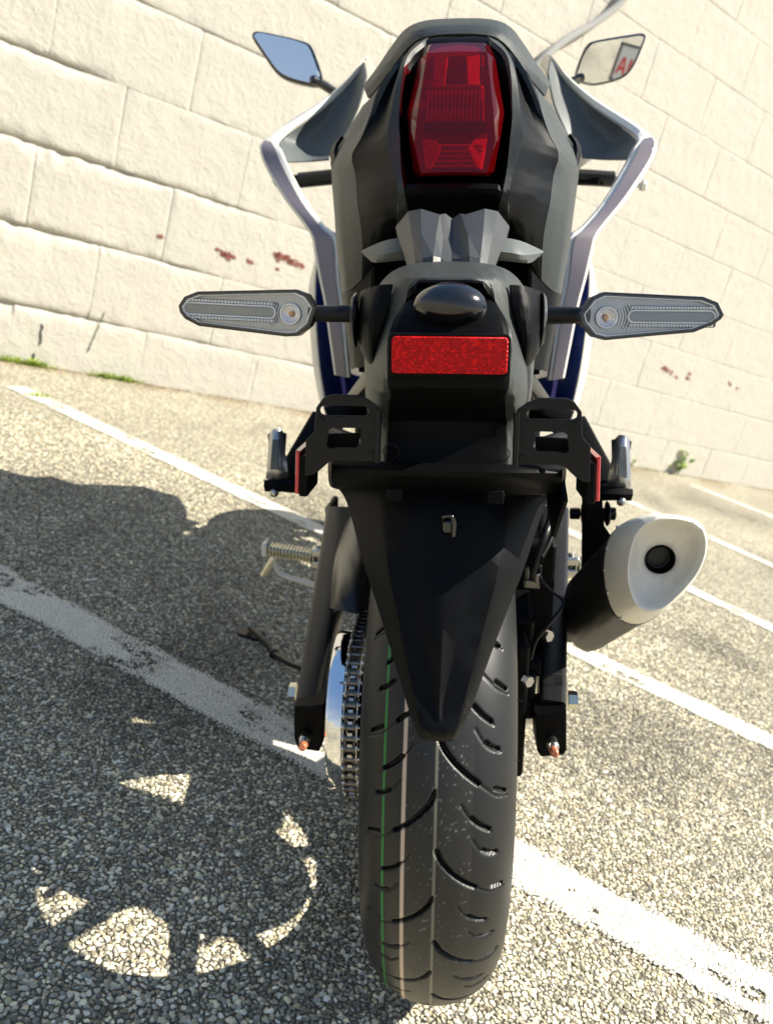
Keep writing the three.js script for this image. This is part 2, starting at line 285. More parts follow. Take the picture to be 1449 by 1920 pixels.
{ // loose and bedded chips where the camera is near enough to tell them apart
  const chip = (s) => { seed = s; const g = new THREE.IcosahedronGeometry(1, 0); const p = g.attributes.position, map = new Map(); for (let i = 0; i < p.count; i++) { const k = [p.getX(i), p.getY(i), p.getZ(i)].map((v) => v.toFixed(3)).join(); if (!map.has(k)) map.set(k, 0.72 + 0.5 * rnd()); const f = map.get(k); p.setXYZ(i, p.getX(i) * f, p.getY(i) * f * 0.5, p.getZ(i) * f); } g.computeVertexNormals(); return g; };
  const geos = [chip(3), chip(8), chip(21), chip(34)], lists = geos.map(() => []);
  seed = 99;
  const q = new THREE.Quaternion(), e = new THREE.Euler(), S = 0.0067;
  for (let z = -2.0; z < 0.72; z += S) for (let x = -1.75; x < 1.5; x += S) {
    const px = x + rr(-0.5, 0.5) * S * 1.1, pz = z + rr(-0.5, 0.5) * S * 1.1, a = rnd(), b = rnd(), c = rnd(), k = Math.floor(rnd() * 4);
    if (fromWall(px, pz) < 0.05 || onLine(px, pz)) continue;
    const r = 0.0022 + 0.0025 * a * a + (b > 0.97 ? 0.0018 : 0);
    e.set(rr(-0.5, 0.5), c * 6.28, rr(-0.5, 0.5)); q.setFromEuler(e);
    const m = new THREE.Matrix4().compose(new THREE.Vector3(px, 0.0002 + r * rr(-0.1, 0.14), pz), q, new THREE.Vector3(r * rr(0.85, 1.35), r, r * rr(0.8, 1.15)));
    const tone = rnd() ** 1.1, g = (0.15 + 0.78 * tone * tone) * lowTone(px, pz) * 1.05, w = rnd();
    lists[k].push([m, lin(g * (1.03 + 0.13 * w), g * (0.98 + 0.02 * w), g * (0.82 - 0.2 * w))]);
  }
  const mat = std([1, 1, 1], 0.75);
  const grp = new THREE.Group(); grp.name = 'stone_chips';
  lists.forEach((l, k) => { const im = new THREE.InstancedMesh(geos[k], mat, l.length); im.name = 'stone_chip'; l.forEach(([m, c], i) => { im.setMatrixAt(i, m); im.setColorAt(i, c); }); im.castShadow = im.receiveShadow = true; im.userData.kind = 'stuff'; grp.add(im); });
  top(grp, 'light stone chips bedded in the worn asphalt round the motorcycle', null, null, 'stuff');
}

// ------------------------------------------------------------------ painted block wall
const wall = new THREE.Group(); wall.name = 'block_wall';
wall.position.set(...P0); wall.rotation.y = Math.atan2(-WD[2], WD[0]);
top(wall, 'cream painted concrete block wall standing behind the motorcycle', 'wall');
const BL = 0.655, BH = 0.3722, H0 = 0.2784, RELIEF = (s, h) => 0.004 * (fbm(s * 3 + 50, h * 3 + 9, 91, 3) - 0.5);
{
  const blockGeo = (s0, s1, h0, h1, k) => {      // front face with worn, uneven edges, then the sides going back
    const W = s1 - s0, H = h1 - h0, nx = Math.max(6, Math.round(W / 0.016)), ny = Math.max(6, Math.round(H / 0.016)), pos = [], uv = [], idx = [];
    const rough = fbm(s0 * 0.7 + 3, h0 * 1.9, 95, 2) * (0.26 + 1.4 * step(3.0, 0.9, s0));
    const prof = (d, r, dep) => (d >= r ? 0 : dep * (1 - Math.sqrt(Math.max(0, 1 - (1 - d / r) ** 2))));
    const ends = (n, L) => { const a = []; for (let i = 0; i <= n; i++) { const t = i / n; a.push(0.5 - 0.5 * Math.cos(Math.PI * t) * (0.35 + 0.65 * 1)); } return a.map((t) => clamp(t) * L); };
    const X = ends(nx, W), Y = ends(ny, H);
    for (let j = 0; j <= ny; j++) for (let i = 0; i <= nx; i++) {
      const x = X[i], y = Y[j], s = s0 + x, h = h0 + y;
      const wob = (a, b, c) => fbm(a * 18, b * 3 + k, 101 + c, 3);
      const rb = 0.004 + 0.07 * wob(s, h0, 1) ** 1.6 * rough * 1.7, rt = 0.004 + 0.085 * wob(s, h1, 2) ** 1.6 * rough * 1.7, rv = 0.003 + 0.05 * wob(h, s0, 3) ** 2, rw = 0.003 + 0.05 * wob(h, s1, 4) ** 2;
      const pb = step(0.28, 0.62, fbm(s * 1.6, h0 * 2.3, 121, 3)), pt = step(0.28, 0.62, fbm(s * 1.6, h1 * 2.3, 121, 3)), pv = step(0.4, 0.75, fbm(h * 2.2, s0 * 3.1, 127, 3)), pw = step(0.4, 0.75, fbm(h * 2.2, s1 * 3.1, 127, 3));
      let z = -prof(y, rb, 0.001 + 0.02 * rough * pb) - prof(H - y, rt, 0.001 + 0.026 * rough * pt) - prof(x, rv, 0.0004 + 0.0045 * pv) - prof(W - x, rw, 0.0004 + 0.0045 * pw);
      z = Math.max(z, -0.02) + RELIEF(s, h) + 0.0032 * (fbm(s * 22, h * 22, 111, 3) - 0.5);
      pos.push(x, y, z); uv.push(s, h);
    }
    for (let j = 0; j < ny; j++) for (let i = 0; i < nx; i++) { const a = j * (nx + 1) + i, b = a + nx + 1; idx.push(a, a + 1, b + 1, a, b + 1, b); }
    const rim = []; for (let i = 0; i <= nx; i++) rim.push(i); for (let j = 1; j <= ny; j++) rim.push(j * (nx + 1) + nx); for (let i = nx - 1; i >= 0; i--) rim.push(ny * (nx + 1) + i); for (let j = ny - 1; j > 0; j--) rim.push(j * (nx + 1));
    const base = pos.length / 3; for (const r of rim) { pos.push(pos[r * 3], pos[r * 3 + 1], -0.06); uv.push(uv[r * 2], uv[r * 2 + 1]); }
    for (let i = 0; i < rim.length; i++) { const a = rim[i], b = rim[(i + 1) % rim.length], c = base + i, d = base + (i + 1) % rim.length; idx.push(a, c, d, a, d, b); }
    const g = new THREE.BufferGeometry(); g.setAttribute('position', new THREE.Float32BufferAttribute(pos, 3)); g.setAttribute('uv', new THREE.Float32BufferAttribute(uv, 2)); g.setIndex(idx); g.computeVertexNormals();
    return g;
  };
  seed = 5;
  for (let r = 0; r < 11; r++) {
    const h0 = r === 0 ? -0.05 : H0 + (r - 1) * BH, h1 = H0 + r * BH, off = r % 2 ? 0.292 : 0.619 - 0.02;
    for (let k = -5; k < 15; k++) {
      const s0 = off + k * BL, s1 = s0 + BL; if (s1 < -2.6 || s0 > 9.4) continue;
      const gx = 0.0001, gb = 0.0001, m = put(wall, 'block', blockGeo(s0 + gx, s1 - gx, h0 + (r ? gb : 0), h1 - gb, r * 31 + k), M.wall);
      m.position.set(s0 + gx, h0 + (r ? gb : 0), (hash2(k, r, 7) - 0.5) * 0.0016);
    }
  }
  const mort = new THREE.BoxGeometry(12.4, 4.05, 0.2); mort.translate(3.4, 1.99, -0.122); const U = mort.attributes.uv; for (let i = 0; i < U.count; i++) U.setXY(i, U.getX(i) * 12.4, U.getY(i) * 4.1);
  put(wall, 'mortar', mort, M.mortar);
  put(wall, 'coping', new RoundedBoxGeometry(12.4, 0.08, 0.32, 2, 0.01).translate(3.4, 4.06, -0.1), M.mortar);
  { const crack = (pts, w) => { const L = pts.length, o = []; for (let i = 0; i < L; i++) o.push([pts[i][0] - w * rr(0.4, 1), pts[i][1]]); for (let i = L - 1; i >= 0; i--) o.push([pts[i][0] + w * rr(0.4, 1), pts[i][1]]); return o; }, fine = (a, b, n, w) => { const p = []; for (let i = 0; i <= n; i++) p.push([a[0] + (b[0] - a[0]) * i / n + rr(-1, 1) * w * 1.2, a[1] + (b[1] - a[1]) * i / n]); return crack(p, w); };
    seed = 71; put(wall, 'open_joint', [plate(fine([0.7364, 0.2078], [0.7354, 0.1072], 7, 0.006), 0.0042, 0.003, 0), plate(fine([0.7197, 0.0576], [0.7178, -0.0199], 6, 0.006), 0.0042, 0.003, 0), plate(fine([1.0232, 0.3335], [0.9679, 0.1118], 12, 0.0022), 0.0042, 0.003, 0)], std([0.04, 0.04, 0.03], 0.9)); }
  // chipped spots where the old red paint shows
  const chipAt = ([s, h], w, t, n, sd) => { seed = sd; n = Math.ceil(n * 2.4); const gs = []; for (let i = 0; i < n; i++) { const cx = rr(-w, w) * 0.5, cy = rr(-t, t) * 0.5 - cx * 0.12, R = t * rr(0.06, 0.34), o = []; for (let a = 0; a < 17; a++) { const f = R * rr(0.35, 1.35); o.push([cx + f * 1.7 * Math.cos(a / 17 * 6.283), cy + f * Math.sin(a / 17 * 6.283)]); } gs.push(plate(o, 0, 0.004, 0)); } const g = merge(gs); g.translate(s, h, 0.0035 + RELIEF(s, h)); put(wall, 'paint_chip', g, M.redPaint); };
  chipAt([1.2243, 0.7781], 0.035, 0.02, 3, 1); chipAt([1.5889, 0.7724], 0.1, 0.035, 9, 2); chipAt([1.7408, 0.774], 0.07, 0.02, 5, 3); chipAt([1.8898, 0.8389], 0.02, 0.05, 4, 4); chipAt([1.9889, 0.8375], 0.13, 0.04, 10, 5); chipAt([1.9062, 0.7744], 0.02, 0.015, 2, 6);
  chipAt([5.5297, 0.8395], 0.24, 0.035, 9, 7); chipAt([5.7885, 0.8448], 0.05, 0.05, 3, 8); chipAt([6.4573, 0.8758], 0.2, 0.025, 6, 9);
}

// ------------------------------------------------------------------ motorcycle (own frame: x right, y up, z back, rear tyre on the ground at the origin)
const bike = new THREE.Group(); bike.name = 'motorcycle';
bike.position.set(...[0.018, 0.0023, 0]); bike.rotation.z = 0.2597;
top(bike, 'black, white and blue sport motorcycle on its side stand seen from behind', 'motorcycle');
const part = (name, geo, mat, parent = bike, label) => put(parent, name, geo, mat, label);
const node = (name, parent = bike, label) => { const g = new THREE.Group(); g.name = name; if (label) g.userData.label = label; parent.add(g); return g; };
const AXLE = 0.314;

// --- rear wheel
const SPAN = 18 * Math.PI / 180;
{
  const wheel = node('rear_wheel');
  // tread pattern in (angle before the start of a long groove, sideways metres)
  const deg = Math.PI / 180, LONG = [[0, 0.001], [-2, 0.006], [-4, 0.0146], [-5.8, 0.025], [-7.2, 0.035]], LONG_THIN = [[-7.2, 0.035], [-8.6, 0.045], [-9.8, 0.055], [-10.3, 0.07]], STUB = [[-8.4, 0.052], [-9.3, 0.066]];
  const BT = [[-10.5, 0.02], [-12.8, 0.028], [-14.4, 0.037], [-15.8, 0.05]], BK = [[-12.8, 0.0295], [-14.2, 0.038], [-15.2, 0.047]], CT = [[-16.5, 0.031], [-18.8, 0.0395], [-20, 0.049], [-20.4, 0.06]], CK = [[-18.6, 0.041], [-19.5, 0.049], [-19.8, 0.056]];
  const R0 = 0.314, dens = (l, w, d) => { const o = []; for (let i = 0; i < l.length - 1; i++) for (let k = 0; k < 3; k++) { const f = (j) => cr(...[i - 1, i, i + 1, i + 2].map((q) => l[clamp(q, 0, l.length - 1)][j]), k / 3); o.push([f(0) * deg * R0, f(1)]); } o.push([l[l.length - 1][0] * deg * R0, l[l.length - 1][1]]); return { o, w, d }; };
  const G = [dens(LONG, 0.0018, 0.0055), dens(LONG_THIN, 0.0009, 0.0016), dens(STUB, 0.0016, 0.0045), dens(BT, 0.0009, 0.0016), dens(BK, 0.0017, 0.005), dens(CT, 0.0009, 0.0016), dens(CK, 0.0016, 0.0045)];
  const segd = (p, a, b) => { const dx = b[0] - a[0], dy = b[1] - a[1], t = clamp(((p[0] - a[0]) * dx + (p[1] - a[1]) * dy) / (dx * dx + dy * dy)); return Math.hypot(p[0] - a[0] - t * dx, p[1] - a[1] - t * dy); };
  const depth = (th, w) => {                      // groove depth at wheel angle th (0 = straight back, up positive)
    const side = w >= 0, a0 = (side ? 7 : -1.5) * deg, x = Math.abs(w); let m = 0;
    if (x > 0.072) return 0;
    let f = ((th - a0) % SPAN + SPAN) % SPAN - SPAN;  // -18..0
    for (const add of [0, -SPAN, SPAN]) { const p = [(f + add) * R0, x]; if (p[0] < -0.118 || p[0] > 0.008) continue; for (const g of G) { let d = 9; for (let i = 0; i < g.o.length - 1; i++) d = Math.min(d, segd(p, g.o[i], g.o[i + 1])); m = Math.max(m, g.d * step(g.w + 0.0006, g.w - 0.0005, d)); } }
    return m;
  };
  const prof = [];                                // across the tyre: x, radius, arc position of the tread
  const NA = 220; for (let i = 0; i <= NA; i++) { const a = -1 + 2 * i / NA, phi = a * 100 * deg; prof.push([0.0752 * Math.sin(phi) * (1 + 0.035 * Math.cos(phi)), 0.314 - 0.072 * Math.pow(Math.max(0, 1 - Math.cos(phi)), 1.0) * 1.02, a * 100 * deg * 0.0725]); }
  const beadL = [[-0.067, 0.232], [-0.058, 0.219], [-0.05, 0.214]].reverse().map(([x, r]) => [x, r, 9]), beadR = [[0.067, 0.232], [0.058, 0.219], [0.05, 0.214]].map(([x, r]) => [x, r, 9]);
  const full = [...beadL, ...prof, ...beadR];
  const ths = []; { let t = -72 * deg; while (t < 100 * deg) { ths.push(t); t += 0.0042; } const e = t, rest = 288 * deg - e; for (let i = 0; i < 150; i++) ths.push(e + rest * i / 150); }
  const pos = [], col = [], idx = [], C = full.length, T = ths.length;
  for (const th of ths) for (const [x, r, w] of full) {
    const vis = th < 101 * deg; let d = w === 9 ? 0 : vis ? depth(th, w) : 0; const q = r - d * 0.999;
    pos.push(x * (1 - d * 4), AXLE + q * Math.sin(th), q * Math.cos(th));
    const k = [0.0105, 0.011, 0.0115]; const wig = 0;
    if (w !== 9 && d < 0.0012) { if (Math.abs(w + 0.0475 + wig) < 0.0011) { k[0] = 0.012; k[1] = 0.2; k[2] = 0.035; } else if (Math.abs(w + 0.0275 + wig) < 0.0013) { k[0] = 0.55; k[1] = 0.42; k[2] = 0.32; } else if (Math.abs(w + 0.0005 + wig) < 0.001) { k[0] = 0.17; k[1] = 0.16; k[2] = 0.125; } else if (Math.abs(w) < 0.03) { const n = vnoise(w * 620, th * 190, 5), q = fbm(w * 60 + 4, th * 9, 6, 3); if (n > 0.965 - 0.12 * q) { k[0] = k[1] = k[2] = 0.05 + 0.09 * q; } else { k[0] += 0.012 * q; k[1] += 0.0115 * q; k[2] += 0.009 * q; } } }
    if (d > 0.002) { k[0] = k[1] = k[2] = 0.006; }
    col.push(...k);
  }
  for (let t = 0; t < T; t++) for (let c = 0; c < C - 1; c++) { const a = t * C + c, b = ((t + 1) % T) * C + c; idx.push(a, b, b + 1, a, b + 1, a + 1); }
  const g = new THREE.BufferGeometry(); g.setAttribute('position', new THREE.Float32BufferAttribute(pos, 3)); g.setAttribute('color', new THREE.Float32BufferAttribute(col, 3)); g.setIndex(idx); g.computeVertexNormals();
  part('tyre', g, phy([1, 1, 1], 0.42, 0, { specularIntensity: 0.7, vertexColors: true, bumpMap: paintBump, bumpScale: 0.0002 }), wheel);
  { // little moulding nubs on the tread
    seed = 44; const gs = [], nub = new THREE.SphereGeometry(0.0011, 6, 5);
    const spots = []; for (let k = -4; k < 6; k++) for (const [a, x] of [[-3.4, 0.0225], [-5, 0.032], [-8, 0.047], [-10.9, 0.06], [-12.6, 0.036], [-13.8, 0.027], [-15.3, 0.053], [-16.6, 0.044], [-18, 0.047], [-19.2, 0.061], [-1, 0.05], [-3, 0.064]]) { spots.push([7 * deg + k * SPAN + a * deg, x]); if (x > 0.04) spots.push([-1.5 * deg + k * SPAN + a * deg, -x]); }
    for (const [th, w] of spots) { const phi = w / 0.0725, x = 0.0725 * Math.sin(phi), r = 0.314 - 0.0734 * (1 - Math.cos(phi)); gs.push(nub.clone().translate(x, AXLE + r * Math.sin(th), r * Math.cos(th))); }
    part('rubber_nub', gs, M.rubber, wheel).userData.kind = 'stuff';
    const hairs = []; for (let k = 0; k < 26; k++) { const th = (-60 + k * 6.2 + rr(-2, 2)) * deg, s = k % 2 ? 1 : -1, r = 0.262 + rr(-0.02, 0.02); hairs.push(rod([s * 0.0715, AXLE + r * Math.sin(th), r * Math.cos(th)], [s * 0.0765, AXLE + (r + 0.002) * Math.sin(th), (r + 0.002) * Math.cos(th)], 0.0004, 0.0003, 5, 0.0001)); }
    part('moulding_hair', hairs, M.rubber, wheel).userData.kind = 'stuff';
  }
  const lathe = (pts, seg = 64) => toCreasedNormals(new THREE.LatheGeometry(pts.map(([r, x]) => new THREE.Vector2(r, x)), seg).rotateZ(-Math.PI / 2).translate(0, AXLE, 0), 0.5);
  part('rim', [lathe([[0.197, -0.05], [0.222, -0.062], [0.226, -0.058], [0.216, -0.045], [0.2, -0.02], [0.2, 0.02], [0.216, 0.045], [0.226, 0.058], [0.222, 0.062], [0.197, 0.05], [0.192, 0.03], [0.192, -0.03], [0.197, -0.05]], 96), lathe([[0.02, -0.06], [0.036, -0.06], [0.04, -0.03], [0.04, 0.03], [0.036, 0.06], [0.02, 0.06]], 40)], M.black, wheel);
  for (let k = 0; k < 10; k++) { const c = (-31 + 72 * Math.floor(k / 2)) * deg, q = k % 2 ? 1 : -1, a = c + q * 9 * deg, b = c + q * 14.5 * deg; part('spoke', bar([0, AXLE + 0.036 * Math.sin(a), 0.036 * Math.cos(a)], [0, AXLE + 0.196 * Math.sin(b), 0.196 * Math.cos(b)], 0.03, 0.024, 0.026, 0.014), M.black, wheel); }
  part('brake_disc', lathe([[0.06, 0.07], [0.11, 0.07], [0.11, 0.074], [0.06, 0.074], [0.06, 0.07]], 72), M.steel, wheel);
  part('hub_plate', lathe([[0.03, 0.06], [0.065, 0.066], [0.065, 0.075], [0.03, 0.075]], 40), M.black, wheel);
}
// --- chain drive (left)
{
  const CX = -0.1008, R = 0.106, r = 0.036, C0 = [AXLE, 0], C1 = [0.4, -0.6];
  const sp = node('rear_sprocket');
  const out = []; for (let i = 0; i < 52; i++) for (const [f, q] of [[-0.35, 0.1015], [-0.12, 0.109], [0.12, 0.109], [0.35, 0.1015]]) { const a = (i + f) / 52 * 2 * Math.PI; out.push([q * Math.cos(a), q * Math.sin(a)]); }
  const hole = []; for (let i = 0; i < 30; i++) hole.push([0.06 * Math.cos(i / 30 * 6.2832), 0.06 * Math.sin(i / 30 * 6.2832)]);
  const g = plate(out, 0.003, 0.006, 0.0004, [hole]); g.rotateY(-Math.PI / 2); g.translate(CX, AXLE, 0);
  part('toothed_ring', g, M.steel, sp);
  const disc = new THREE.LatheGeometry([[0.02, -0.004], [0.096, -0.004], [0.1, -0.001], [0.1005, 0.014], [0.099, 0.0175], [0.085, 0.018], [0.02, 0.018]].map(([x, y]) => new THREE.Vector2(x, y)), 96).rotateZ(Math.PI / 2).translate(CX - 0.0125, AXLE, 0);
  part('carrier_ring', toCreasedNormals(disc, 0.5), M.chrome, sp, 'polished chrome ring beside the chain');
  part('carrier', [rod([CX + 0.004, AXLE, 0], [CX + 0.04, AXLE, 0], 0.06, 0.055, 40)], M.black, sp);
  // path of the chain: back half round the rear sprocket, two runs, front sprocket
  const d = [C1[0] - C0[0], C1[1] - C0[1]], L = Math.hypot(...d), base = Math.atan2(d[0], d[1]), al = Math.acos((R - r) / L);
  const P = []; const at = (c, q, a) => [c[0] + q * Math.sin(a), c[1] + q * Math.cos(a)];   // [y, z]; angle 0 = back (+z)
  const a0 = base - al, a1 = base + al;            // tangent directions
  const n = 400; for (let i = 0; i <= n; i++) P.push(at(C0, R, a1 + (2 * Math.PI - 2 * al) * i / n)); for (let i = 0; i <= n / 2; i++) P.push(at(C1, r, a0 + 2 * al * i / (n / 2)));
  P.push(P[0]);
  const cum = [0]; for (let i = 1; i < P.length; i++) cum.push(cum[i - 1] + Math.hypot(P[i][0] - P[i - 1][0], P[i][1] - P[i - 1][1]));
  const total = cum[cum.length - 1], N = 2 * Math.round(total / 0.0127 / 2), pitch = total / N;
  const where = (s) => { s = ((s % total) + total) % total; let i = 1; while (cum[i] < s) i++; const t = (s - cum[i - 1]) / (cum[i] - cum[i - 1] || 1); return [P[i - 1][0] + (P[i][0] - P[i - 1][0]) * t, P[i - 1][1] + (P[i][1] - P[i - 1][1]) * t]; };
  const eight = (h, waist) => { const o = []; for (let i = 0; i <= 8; i++) { const a = -Math.PI * 0.62 + Math.PI * 1.24 * i / 8; o.push([pitch / 2 + h * Math.cos(a), h * Math.sin(a)]); } o.push([0, waist]); for (let i = 0; i <= 8; i++) { const a = Math.PI * 0.38 + Math.PI * 1.24 * i / 8; o.push([-pitch / 2 + h * Math.cos(a), h * Math.sin(a)]); } o.push([0, -waist]); return o; };
  const pl = (x, h) => plate(eight(h, h * 0.78), x + 0.0008, 0.0016, 0.0003).rotateY(Math.PI / 2);
  const pin = (z, w, q) => new THREE.CylinderGeometry(q, q, w, 10).rotateZ(Math.PI / 2).translate(0, 0, z);
  const inner = merge([pl(-0.0052, 0.0056), pl(0.0052, 0.0056), pin(-pitch / 2, 0.0088, 0.0042), pin(pitch / 2, 0.0088, 0.0042)]);
  const outer = merge([pl(-0.0078, 0.0053), pl(0.0078, 0.0053), pin(-pitch / 2, 0.0215, 0.002), pin(pitch / 2, 0.0215, 0.002)]);
  const chain = node('drive_chain');
  for (let i = 0; i < N; i++) {
    const p = where(i * pitch), q = where((i + 1) * pitch), m = new THREE.Mesh(i % 2 ? outer : inner, i % 2 ? M.steel : M.darkSteel);
    m.name = 'link'; m.castShadow = m.receiveShadow = true; m.position.set(CX, (p[0] + q[0]) / 2, (p[1] + q[1]) / 2); m.rotation.x = -Math.atan2(q[0] - p[0], q[1] - p[1]); chain.add(m);
  }
  part('front_sprocket', rod([CX - 0.005, C1[0], C1[1]], [CX + 0.005, C1[0], C1[1]], 0.033, 0.033, 24), M.steel);
  part('chain_guard', [sheet([[[-0.1676, 0.4602, -0.36], [-0.1494, 0.484, -0.36], [-0.1188, 0.4848, -0.36], [-0.1051, 0.4574, -0.36]], [[-0.1559, 0.4627, -0.16], [-0.1341, 0.4914, -0.16], [-0.0997, 0.4925, -0.16], [-0.0903, 0.4569, -0.16]], [[-0.135, 0.463, 0.02], [-0.1211, 0.4908, 0.02], [-0.0927, 0.4919, 0.02], [-0.0888, 0.4648, 0.02]], [[-0.1292, 0.4695, 0.045], [-0.1126, 0.472, 0.06], [-0.0934, 0.4714, 0.06], [-0.0875, 0.4691, 0.045]]], 4, 4, 0.004)], M.arm);
}
// --- swing arm with axle adjusters
{
  const sa = node('swing_arm');
  part('arm', [bar([-0.1564, 0.3349, 0.062], [-0.1814, 0.4436, -0.42], 0.03, 0.05, 0.05, 0.075, 0.006), bar([0.131, 0.3498, 0.062], [0.1869, 0.4545, -0.42], 0.031, 0.05, 0.05, 0.075, 0.006), box(0.3, 0.07, 0.07, 0.015, 0, 0.42, -0.42)], M.arm, sa);
  for (const [px, out] of [[-1, [[-0.1689, 0.36], [-0.1343, 0.3645], [-0.1349, 0.3161], [-0.1401, 0.3031], [-0.1656, 0.3059], [-0.1698, 0.3191]]], [1, [[0.1092, 0.3661], [0.1442, 0.3706], [0.1474, 0.3207], [0.1442, 0.315], [0.1189, 0.3108], [0.1143, 0.3174]]]]) part('end_block', plate(out, 0.085, 0.05, 0.002), M.black, sa);
  for (const [a, b, c] of [[[-0.1549, 0.3254, 0.086], [-0.1523, 0.3299, 0.11], [-0.1526, 0.3254, 0.125]], [[0.1296, 0.3339, 0.086], [0.1273, 0.34, 0.11], [0.1276, 0.3333, 0.125]]]) {
    const ad = part('adjuster_bolt', [rod(a, [a[0], a[1], a[2] + 0.012], 0.0062, 0.0066, 18), new THREE.SphereGeometry(0.0066, 16, 12).translate(a[0], a[1] + 0.0005, a[2] + 0.013)], M.steel, sa);
    part('copper_cap', rod([a[0] + 0.0002, a[1] - 0.0035, a[2] + 0.012], [c[0], c[1] + 0.006, a[2] + 0.037], 0.0056, 0.0046, 16, 0.002), M.copper, ad);
  }
  part('axle_nut', [rod([0.159, 0.342, 0], [0.171, AXLE + 0.028, 0], 0.0085, 0.0085, 18), hexBolt([0.1597, 0.3413, 0], [1, 0, 0], 0.0115, 0.011)], M.zinc, sa);
  part('axle_head', hexBolt([-0.1848, 0.3296, -0.01], [-1, 0, 0], 0.0125, 0.009), M.zinc, sa);
  part('axle', rod([-0.165, AXLE, 0], [0.15, AXLE, 0], 0.009, 0.009, 16), M.steel, sa);
  part('lit_strip', plate([[0.1342, 0.3957], [0.1437, 0.3941], [0.1503, 0.3495], [0.1407, 0.3504]], 0.0405, 0.001, 0), M.grey, sa);  // grey strip painting the sunlit area of the right arm
}
// --- rear brake (right)
{
  const br = node('rear_brake');
  part('caliper', [box(0.036, 0.075, 0.06, 0.008, 0.094, 0.43, -0.02, 0.4), box(0.03, 0.06, 0.05, 0.006, 0.098, 0.37, 0.03), box(0.05, 0.17, 0.03, 0.006, ...[0.1179, 0.4419, -0.07]), rod([0.085, 0.4, 0.03], [0.118, 0.4, 0.03], 0.014, 0.013, 20)], M.black, br);
  part('torque_bracket', box(0.018, 0.17, 0.06, 0.006, 0.092, 0.36, 0.045), M.black, br);
  for (const p of [[0.1242, 0.4356, 0.02], [0.0968, 0.403, 0.075]]) part('bolt', hexBolt(p, [0.6, 0, 0.8], 0.0068, 0.008), M.steel, br);
  part('bleed_valve', [box(0.02, 0.012, 0.016, 0.003, ...[0.1067, 0.494, 0]), rod([0.1008, 0.5033, 0.01], [0.1002, 0.516, 0.01], 0.004, 0.003, 12), rod([0.1109, 0.4997, 0.012], [0.1103, 0.5097, 0.012], 0.005, 0.005, 12)], M.darkSteel, br);
  part('brake_hose', tube([[0.129, 0.5866, -0.05], [0.13, 0.5713, -0.03], [0.1197, 0.5558, 0], [0.1112, 0.5322, 0.01], [0.1051, 0.5055, 0.01]], 0.0052, 10), M.satin, br);
  part('hose_sleeve', tube([[0.1352, 0.5913, -0.06], [0.1385, 0.5596, -0.05], [0.128, 0.5404, -0.02], [0.1153, 0.5226, 0]], 0.0035, 8), M.black, br);
  part('hose_clip', [new THREE.TorusGeometry(0.0062, 0.0018, 8, 16).translate(...[0.1099, 0.5282, 0.012])], M.black, br);
  part('sensor_wire', tube([[0.1144, 0.5178, 0.01], [0.1153, 0.5036, 0.015], [0.1273, 0.4911, 0.02], [0.1406, 0.4834, 0.03], [0.1377, 0.4779, 0.04], [0.1223, 0.4602, 0.05], [0.1095, 0.4398, 0.05], [0.1046, 0.4168, 0.05]], 0.0021, 8), M.satin, br);
}
